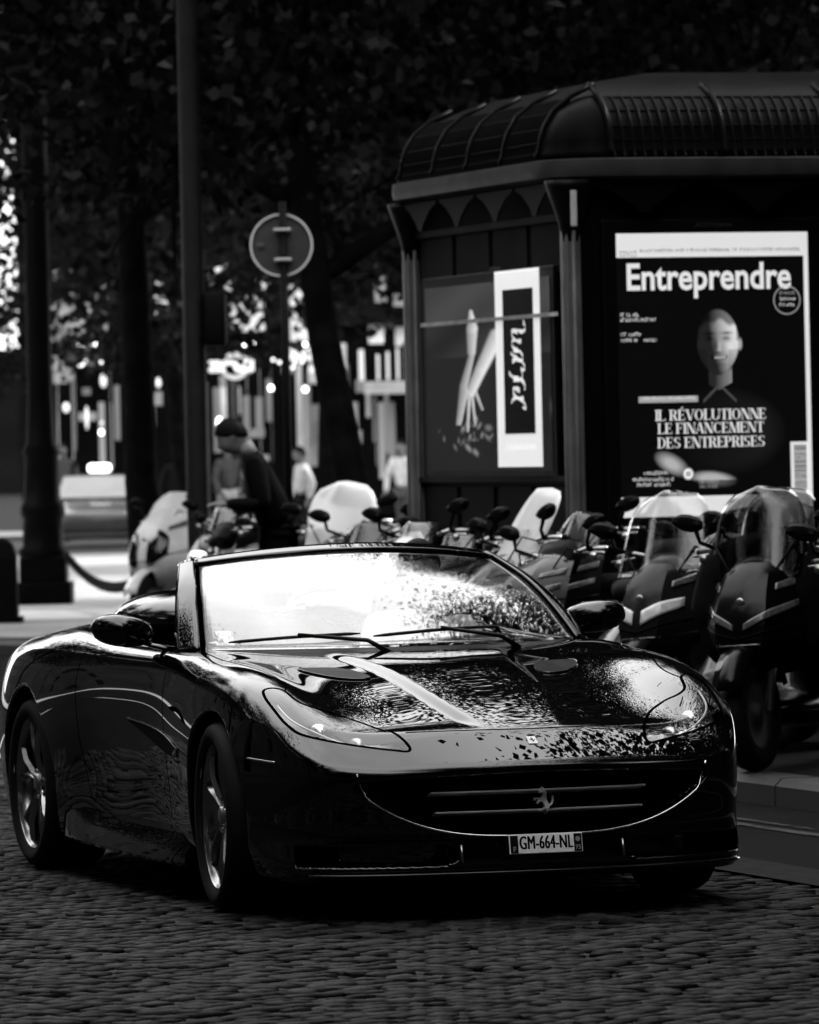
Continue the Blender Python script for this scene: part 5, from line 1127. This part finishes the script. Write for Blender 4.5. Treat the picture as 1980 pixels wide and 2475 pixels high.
    for s in (-1, 1): mirror2(T, (.41, s * .24, handz + .01), (.45, s * (mir + .06), handz + .14), sg=s)
    if ws: screen(T, ws[0], ws[1], ws[2], (.60, 0, handz - .10 + ws[4] if len(ws) > 4 else handz - .10), ws[3], ws[5] if len(ws) > 5 else .75)
    MB().loft([[(x, -w, z0), (x, -w * 1.05, (z0 + z1) / 2), (x, -w * .9, z1), (x, w * .9, z1), (x, w * 1.05, (z0 + z1) / 2), (x, w, z0)] for x, w, z0, z1 in ((.52, .13, .22, .34), (.2, .18, .18, .32), (-.05, .20, .18, .40), (-.2, .21, .2, .66), (-.6, .20, .35, .72), (-.95, .14, .55, .76), (-1.08, .06, .66, .76))]).build('bodywork', cm, T, True, sub=1)
    MB().loft([ring((x, 0, z), w, h, 16, 2.8, (0, 1, 0), (0, 0, 1)) for x, z, w, h in ((.02, .76, .06, .02), (-.02, .78, .13, .06), (-.3, .78, .16, .065), (-.5, .83, .16, .07), (-.9, .86, .12, .06), (-1.0, .86, .05, .03))]).build('seat', seatm, T, True)
    MB().tube([(-.3, -.17, .30), (-.75, -.19, .34), (-.95, -.20, .42)], [.03, .05, .045], 12).build('exhaust', satin, T, True)
    for s in (-1, 1):
        MB().tube([(.40, s * .20, handz - .01), (.52, s * .20, handz + .02), (.57, s * .12, handz - .10), (.52, s * .08, handz - .24)], .0055, 6).build('brake_cable', grille_m, ho, True)
        MB().lathe([(0, .0), (.020, .0), (.022, -.012), (.012, -.03)], 10, 'x', (.44, s * .30, handz - .035)).build('lever_perch', satin, ho, True)
    MB().ball(apt(0, .62, .004), (.006, .022, .022), 8).build('badge', satin, ap, True)
    lampp('scuff_strip', 1, -.55, .55, lambda u: .285, lambda u: .295, satin, .004)
    MB().box((-1.10, 0, .58), (.012, .20, .14), (0, -.35, 0), .004).build('number_plate', mat('scooter_plate', .5, .5, var=.2), T)
    MB().ball((-1.09, 0, .72), (.03, .08, .025), 8).build('tail_lamp', lens_d, T, True)
    MB().tube([(-.1, .1, .25), (-.16, .2, .02)], .012, 6).build('side_stand', bk, T)
    if topbox: MB().box((-1.05, 0, 1.05), (.40, .42, .30), None, .08).build('top_box', bk, T, True)
    if cover:
        cv = mat('leg_cover_cloth', .012, .85, var=.35, scale=5, bump=.01); rr = []
        for x, z, w, h in ((.58, .70, .30, .30), (.42, .80, .40, .34), (.15, .82, .42, .32), (-.10, .80, .38, .26), (-.35, .80, .30, .18)): rr.append([(p.x + .03 * math.sin(k * 2.1 + x * 9), p.y * (1 + .05 * math.sin(k * 3.3 + x * 7)), p.z + .015 * math.sin(k * 1.7)) for k, p in enumerate(ring((x, 0, z), w, h, 22, 2.3, (0, 1, 0), (0, 0, 1)))])
        MB().loft(rr).build('leg_cover', cv, T, True, sub=1)
    return T
lens_s = mat('scooter_lens', .55, .12, coat=1., var=.2, scale=30); lens_d = mat('scooter_lens_dim', .22, .12, coat=1., var=.4, scale=40)
def hd(x, y): return math.atan2(y, x)
gnd = .12
scooter('white scooter facing left with two dark vents in its fairing', (-1.66, 51.3, gnd), hd(-.66, -.75), .62, (frost, .52, .36, .62, .0, .8), (.34, .42, 1.10), 'vents', .10, mir=.27, apv=mat('worn_white_plastic', .55, .4, coat=.3, var=.2, scale=6))
scooter('pale grey retro moped with chrome round headlamp, beside the white scooter', (-.92, 43.8, gnd), hd(-.90, -.44), .25, None, (.13, .45, .70), 'round', .08, handz=.98)
scooter('scooter with broad milky windscreen, standing between moped and kiosk post', (-.22, 41.6, gnd), hd(-.42, -.91), .05, (frost, .56, .58, .30, -.16, .9), (.22, .50, .98), 'twin', .06)
scooter('silver scooter with narrow tall milky windscreen leaning back', (1.0, 33.0, gnd), hd(-.86, -.51), .25, (frost, .44, .56, .62, -.06, .92), (.21, .50, .98), 'twin', .10, handz=1.02)
scooter('white moped with low fairing showing just above the black car header', (.42, 34.3, gnd), hd(-.75, -.66), .55, (clear, .34, .20, .5), (.18, .55, 1.08), 'twin', .06, handz=1.06)
scooter('dark scooter with pale side panel, under the kiosk corner post', (1.15, 31.8, gnd), hd(-.80, -.6), .03, (smoke, .34, .12, .6), (.22, .55, .98), 'slit', .08, handz=.98, topbox=True, apv=mat('silver_panel', .22, .35, coat=.4, var=.2))
scooter('dark grey scooter with clear round windscreen before the magazine poster', (1.58, 30.4, gnd), hd(-.55, -.83), .03, (clear, .54, .44, .38, .0, .8), (.23, .42, 1.0), 'twin', .07, handz=1.0)
scooter('large black scooter with smoked screen and leg cover, right', (1.88, 28.9, gnd), hd(-.42, -.90), .008, (smoke, .50, .46, .36, -.04, .82), (.25, .42, 1.02), 'slit', .05, cover=True, handz=1.04)
scooter('black scooter cut by the right edge, pale headlamp showing', (2.36, 27.9, gnd), hd(-.45, -.89), .010, (smoke, .4, .3, .4), (.22, .42, .96), 'twin', .05, handz=1.0)
scooter('low black scooter squeezed behind the clear-screened one', (1.95, 31.9, gnd), hd(-.62, -.78), .008, (smoke, .4, .22, .5), (.21, .5, .95), 'slit', .06, handz=.98)
scooter('black scooter behind the broad milky windscreen, mirrors showing', (.05, 38.2, gnd), hd(-.6, -.8), .010, (smoke, .4, .2, .5), (.21, .5, .95), 'slit', .06, handz=1.02)
scooter('black scooter behind the silver one, by the kiosk side', (.62, 35.0, gnd), hd(-.7, -.7), .012, (clear, .4, .2, .5), (.21, .5, .95), 'twin', .06, handz=1.0)
scooter('black scooter pressed against the large one, only its screen showing', (2.12, 30.6, gnd), hd(-.5, -.86), .006, (smoke, .46, .40, .4, .0, .85), (.22, .45, 1.0), 'none', .06, handz=1.04)
scooter('dark scooter between silver one and pale-panelled one', (1.3, 33.4, gnd), hd(-.7, -.7), .012, (smoke, .4, .25, .5), (.21, .5, 1.0), 'slit', .06, handz=1.06)
scooter('grey scooter with small screen left of the milky windscreen', (-1.05, 46.5, gnd), hd(-.7, -.7), .12, (clear, .36, .24, .5), (.2, .5, 1.0), 'twin', .06, handz=1.04)
# ---------------------------------------------------------------- people
skin_m = mat('skin', .17, .5, var=.25, scale=18, raw=True); hair_m = mat('dark_hair', .012, .5, var=.3, scale=40)
def skinned(name, joints, edges, m_, parent, root=0, sub=2):
    me = bpy.data.meshes.new(name); me.from_pydata([j[0] for j in joints], edges, []); o = bpy.data.objects.new(name, me); COL.objects.link(o); o.parent = parent
    md = o.modifiers.new('skin', 'SKIN'); md.use_smooth_shade = True
    for i, j in enumerate(joints):
        r = j[1]; sv = me.skin_vertices[0].data[i] if len(me.skin_vertices) else None
        if sv is not None: sv.radius = (r, r) if not isinstance(r, tuple) else r; sv.use_root = (i == root)
    s = o.modifiers.new('sub', 'SUBSURF'); s.levels = s.render_levels = sub; me.materials.append(m_); return o
def skin_obj(name, chains, m_, parent):
    """chains: list of [(point, radius), ...]; the first point of the first chain is the root; chains start at a shared point"""
    J = []; E = []; key = {}
    def idx(p, r):
        k = tuple(round(c, 4) for c in p)
        if k not in key: key[k] = len(J); J.append((p, r))
        return key[k]
    for ch in chains:
        ids = [idx(p, r) for p, r in ch]; E += [(a, b) for a, b in zip(ids, ids[1:])]
    me = bpy.data.meshes.new(name); me.from_pydata([j[0] for j in J], E, []); o = bpy.data.objects.new(name, me); COL.objects.link(o); o.parent = parent
    bm = bmesh.new(); bm.from_mesh(me); L = bm.verts.layers.skin.verify(); bm.verts.ensure_lookup_table()
    for i, v in enumerate(bm.verts): v[L].radius = (J[i][1], J[i][1]); v[L].use_root = (i == 0)
    bm.to_mesh(me); bm.free()
    md = o.modifiers.new('skin', 'SKIN'); md.use_smooth_shade = True; s = o.modifiers.new('sub', 'SUBSURF'); s.levels = s.render_levels = 2; me.materials.append(m_); return o
def head(parent, c, tilt=(0, 0, 0), hair=.03, sc=1., hm=None):
    """head facing +x: skull, jaw, nose, ears in one mesh; hair on top"""
    M = Matrix.Translation(c) @ Euler(tilt).to_matrix().to_4x4() @ Matrix.Scale(sc, 4); mb = MB(); n = 20
    for i in range(n + 1):
        t = math.pi * i / n
        for k in range(24):
            q = 2 * math.pi * k / 24; x, y, z = .098 * math.sin(t) * math.cos(q), .075 * math.sin(t) * math.sin(q), .118 * math.cos(t)
            fwd = max(0, math.cos(q)) * math.sin(t)
            if z < 0: y *= 1 + z * 2.2; x += -.012 * (z / .118) * (1 if math.cos(q) > 0 else -1.4)
            x += .024 * math.exp(-((y / .016)**2) - ((z + .012) / .026)**2) * (fwd > .3)                      # nose
            x -= .010 * (math.exp(-(((abs(y) - .032) / .016)**2) - ((z - .012) / .014)**2)) * (fwd > .3)       # eye sockets
            x += .006 * math.exp(-((y / .03)**2) - ((z + .062) / .012)**2) * (fwd > .3)                         # lips
            y += math.copysign(.014, y) * math.exp(-((x + .005) / .018)**2 - ((z + .0) / .03)**2) * (abs(y) > .05)  # ears
            mb.v.append(tuple(M @ Vector((x, y, z))))
    mb.f = [(i * 24 + k, (i + 1) * 24 + k, (i + 1) * 24 + (k + 1) % 24, i * 24 + (k + 1) % 24) for i in range(n) for k in range(24)]
    h = mb.build('head', skin_m, parent, True)
    mh = MB()
    for i in range(13):
        t = math.pi * .56 * i / 12
        for k in range(24):
            q = 2 * math.pi * k / 24; f = 1.075 + .012 * math.sin(7 * q + 5 * t); tt = math.pi * (.50 - .16 * math.cos(q)) * i / 12
            mh.v.append(tuple(M @ Vector((.100 * f * math.sin(tt) * math.cos(q) - .005, .078 * f * math.sin(tt) * math.sin(q), .118 * f * math.cos(tt) + .003))))
    mh.f = [(i * 24 + k, (i + 1) * 24 + k, (i + 1) * 24 + (k + 1) % 24, i * 24 + (k + 1) % 24) for i in range(12) for k in range(24)]
    mh.build('hair', hm or hair_m, parent, True, solid=.004)
    return h
def hand(parent, w, d, sg=1, m_=None, curl=.5):
    """small curled hand: palm and five fingers as skinned chains"""
    w, d = Vector(w), Vector(d).normalized(); s = d.cross(Vector((0, 0, 1))).normalized() * sg; u = s.cross(d) * sg
    p0 = w + d * .05; ch = [[(tuple(w), .024), (tuple(p0), .034)]]
    for k, (o_, L) in enumerate(((-.030, .065), (-.010, .075), (.010, .072), (.029, .058))):
        a = p0 + d * .035 + s * o_; b = a + d * L * .5 - u * .012 * curl; c = b + d * L * .35 - u * .03 * curl; ch.append([(tuple(p0), .034), (tuple(a), .011), (tuple(b), .009), (tuple(c), .008)])
    t0 = w + d * .02 - s * .03; ch.append([(tuple(w), .024), (tuple(t0), .013), (tuple(t0 + d * .035 - s * .02 - u * .01), .010), (tuple(t0 + d * .06 - s * .018 - u * .02), .008)])
    return skin_obj('hand', ch, m_ or skin_m, parent)
def person(label, loc, heading, top, legs, pose='stand', hgt=1.72, hairm=None, group='people in the background'):
    P = thing('person', label, 'person', loc, heading, group); s = hgt / 1.72
    V = lambda x, y, z: (x * s, y * s, z * s)
    bend = dict(stand=0., walk=.04, phone=.16)[pose]; hx = bend
    pel = V(0, 0, .95); sp1 = V(hx * .3, 0, 1.12); ch = V(hx * .75, 0, 1.32); nk = V(hx * 1.1, 0, 1.46)
    st_ = .22 if pose == 'walk' else .06
    skin_obj('trousers', [[(pel, .13 * s)]] + [[(pel, .13 * s), (V(0, sg * .09, .88), .095 * s), (V(sg * st_ * .5 + .03, sg * .09, .48), .065 * s), (V(sg * st_, sg * .09, .10), .05 * s)] for sg in (-1, 1)], mat('cloth_%03d' % int(legs * 1000), legs, .8, var=.25, scale=12), P)
    for sg in (-1, 1): MB().loft([ring(V(sg * st_ - .05 + .22 * t, sg * .09, .045 - .012 * t), .042 * s, .045 * s * (1 - .4 * t), 12, 2.5, (0, 1, 0), (0, 0, 1)) for t in (0, .3, .7, 1.)]).build('shoe', bk, P, True)
    if pose == 'phone': el, wr_ = [V(.10, sg * .24, 1.12) for sg in (-1, 1)], [V(.34, sg * .10, 1.13) for sg in (-1, 1)]
    elif pose == 'walk': el, wr_ = [V(-.06 * sg, sg * .25, 1.12) for sg in (-1, 1)], [V(.10 - .08 * sg, sg * .24, .90) for sg in (-1, 1)]
    else: el, wr_ = [V(-.02, sg * .25, 1.12) for sg in (-1, 1)], [V(.06, sg * .24, .88) for sg in (-1, 1)]
    chs = [[(pel, .145 * s), (sp1, .14 * s), (ch, .155 * s), (nk, .065 * s)]]
    for i, sg in enumerate((-1, 1)): sh = V(hx * .95, sg * .17, 1.385); chs.append([(ch, .155 * s), (sh, .075 * s), (el[i], .055 * s), (wr_[i], .042 * s)])
    skin_obj('jacket', chs, mat('cloth_%03d' % int(top * 1000), top, .8, var=.25, scale=12), P)
    MB().tube([nk, V(hx * 1.3 + .01, 0, 1.54)], .055 * s, 12).build('neck', skin_m, P, True)
    head(P, V(hx * 1.5 + (.06 if pose == 'phone' else .02), 0, 1.615 - .03 * (pose == 'phone')), (0, .55 if pose == 'phone' else .0, 0), sc=s, hm=hairm)
    for i, sg in enumerate((-1, 1)): d = (Vector(wr_[i]) - Vector(el[i])); hand(P, wr_[i], d, sg)
    return P
yb = 43.
person('man in black jacket with head bowed, left of the sign pole', (bp(668, 1100, yb)[0], yb, .12), R(186), .006, .008, 'phone', 1.80, group=None)
person('woman with pale top and dark bag, right of the sign pole', (bp(735, 1130, 92)[0], 92, .12), R(200), .45, .03, 'walk', 1.62)
person('person in white top walking past the kiosk side, near the shops', (bp(975, 1130, 96)[0], 96, .12), R(250), .6, .25, 'walk', 1.70)
person('person in pale coat standing beyond the taxi roof', (bp(152, 1100, 112)[0], 112, .12), R(265), .25, .2, 'stand', 1.80)
person('person in dark coat with pale straps behind the straight trunk', (bp(430, 1140, 86)[0], 86, .12), R(280), .04, .02, 'stand', 1.66)
person('person in light trousers beside the leaning tree', (bp(548, 1110, 98)[0], 98, .12), R(300), .2, .3, 'walk', 1.74)
# driver
DR = thing('person', 'driver with dark hair and pale shirt behind the windscreen', 'person', CAR.location, CAR.rotation_euler.z)
y0 = .36; seat_x = -1.50
shirt = mat('driver_shirt', .5, .8, var=.1)
skin_obj('trousers', [[((seat_x + .02, y0, .56), .13)]] + [[((seat_x + .02, y0, .56), .13), ((seat_x + .10, y0 + s * .09, .57), .09), ((seat_x + .50, y0 + s * .10, .62), .07), ((seat_x + .80, y0 + s * .09, .36), .05)] for s in (-1, 1)], mat('cloth_030', .03, .8), DR)
chs = [[((seat_x, y0, .58), .14), ((seat_x - .03, y0, .76), .14), ((seat_x - .06, y0, .93), .155), ((seat_x - .06, y0, 1.03), .07)]]
wr_ = [(sw_c.x - .05, y0 - .17, .90), (sw_c.x - .05, y0 + .17, .90)]
for i, s in enumerate((-1, 1)): chs.append([((seat_x - .06, y0, .93), .155), ((seat_x - .05, y0 + s * .17, .96), .075), ((seat_x + .12, y0 + s * .25, .78), .055), (wr_[i], .04)])
skin_obj('shirt', chs, shirt, DR)
MB().tube([(seat_x - .06, y0, 1.02), (seat_x - .045, y0, 1.11)], .055, 12).build('neck', skin_m, DR, True)
head(DR, (seat_x - .03, y0, 1.175), (0, .05, .15))
for i, s in enumerate((-1, 1)): hand(DR, wr_[i], (.7, s * .1, -.1), s, None, .9)
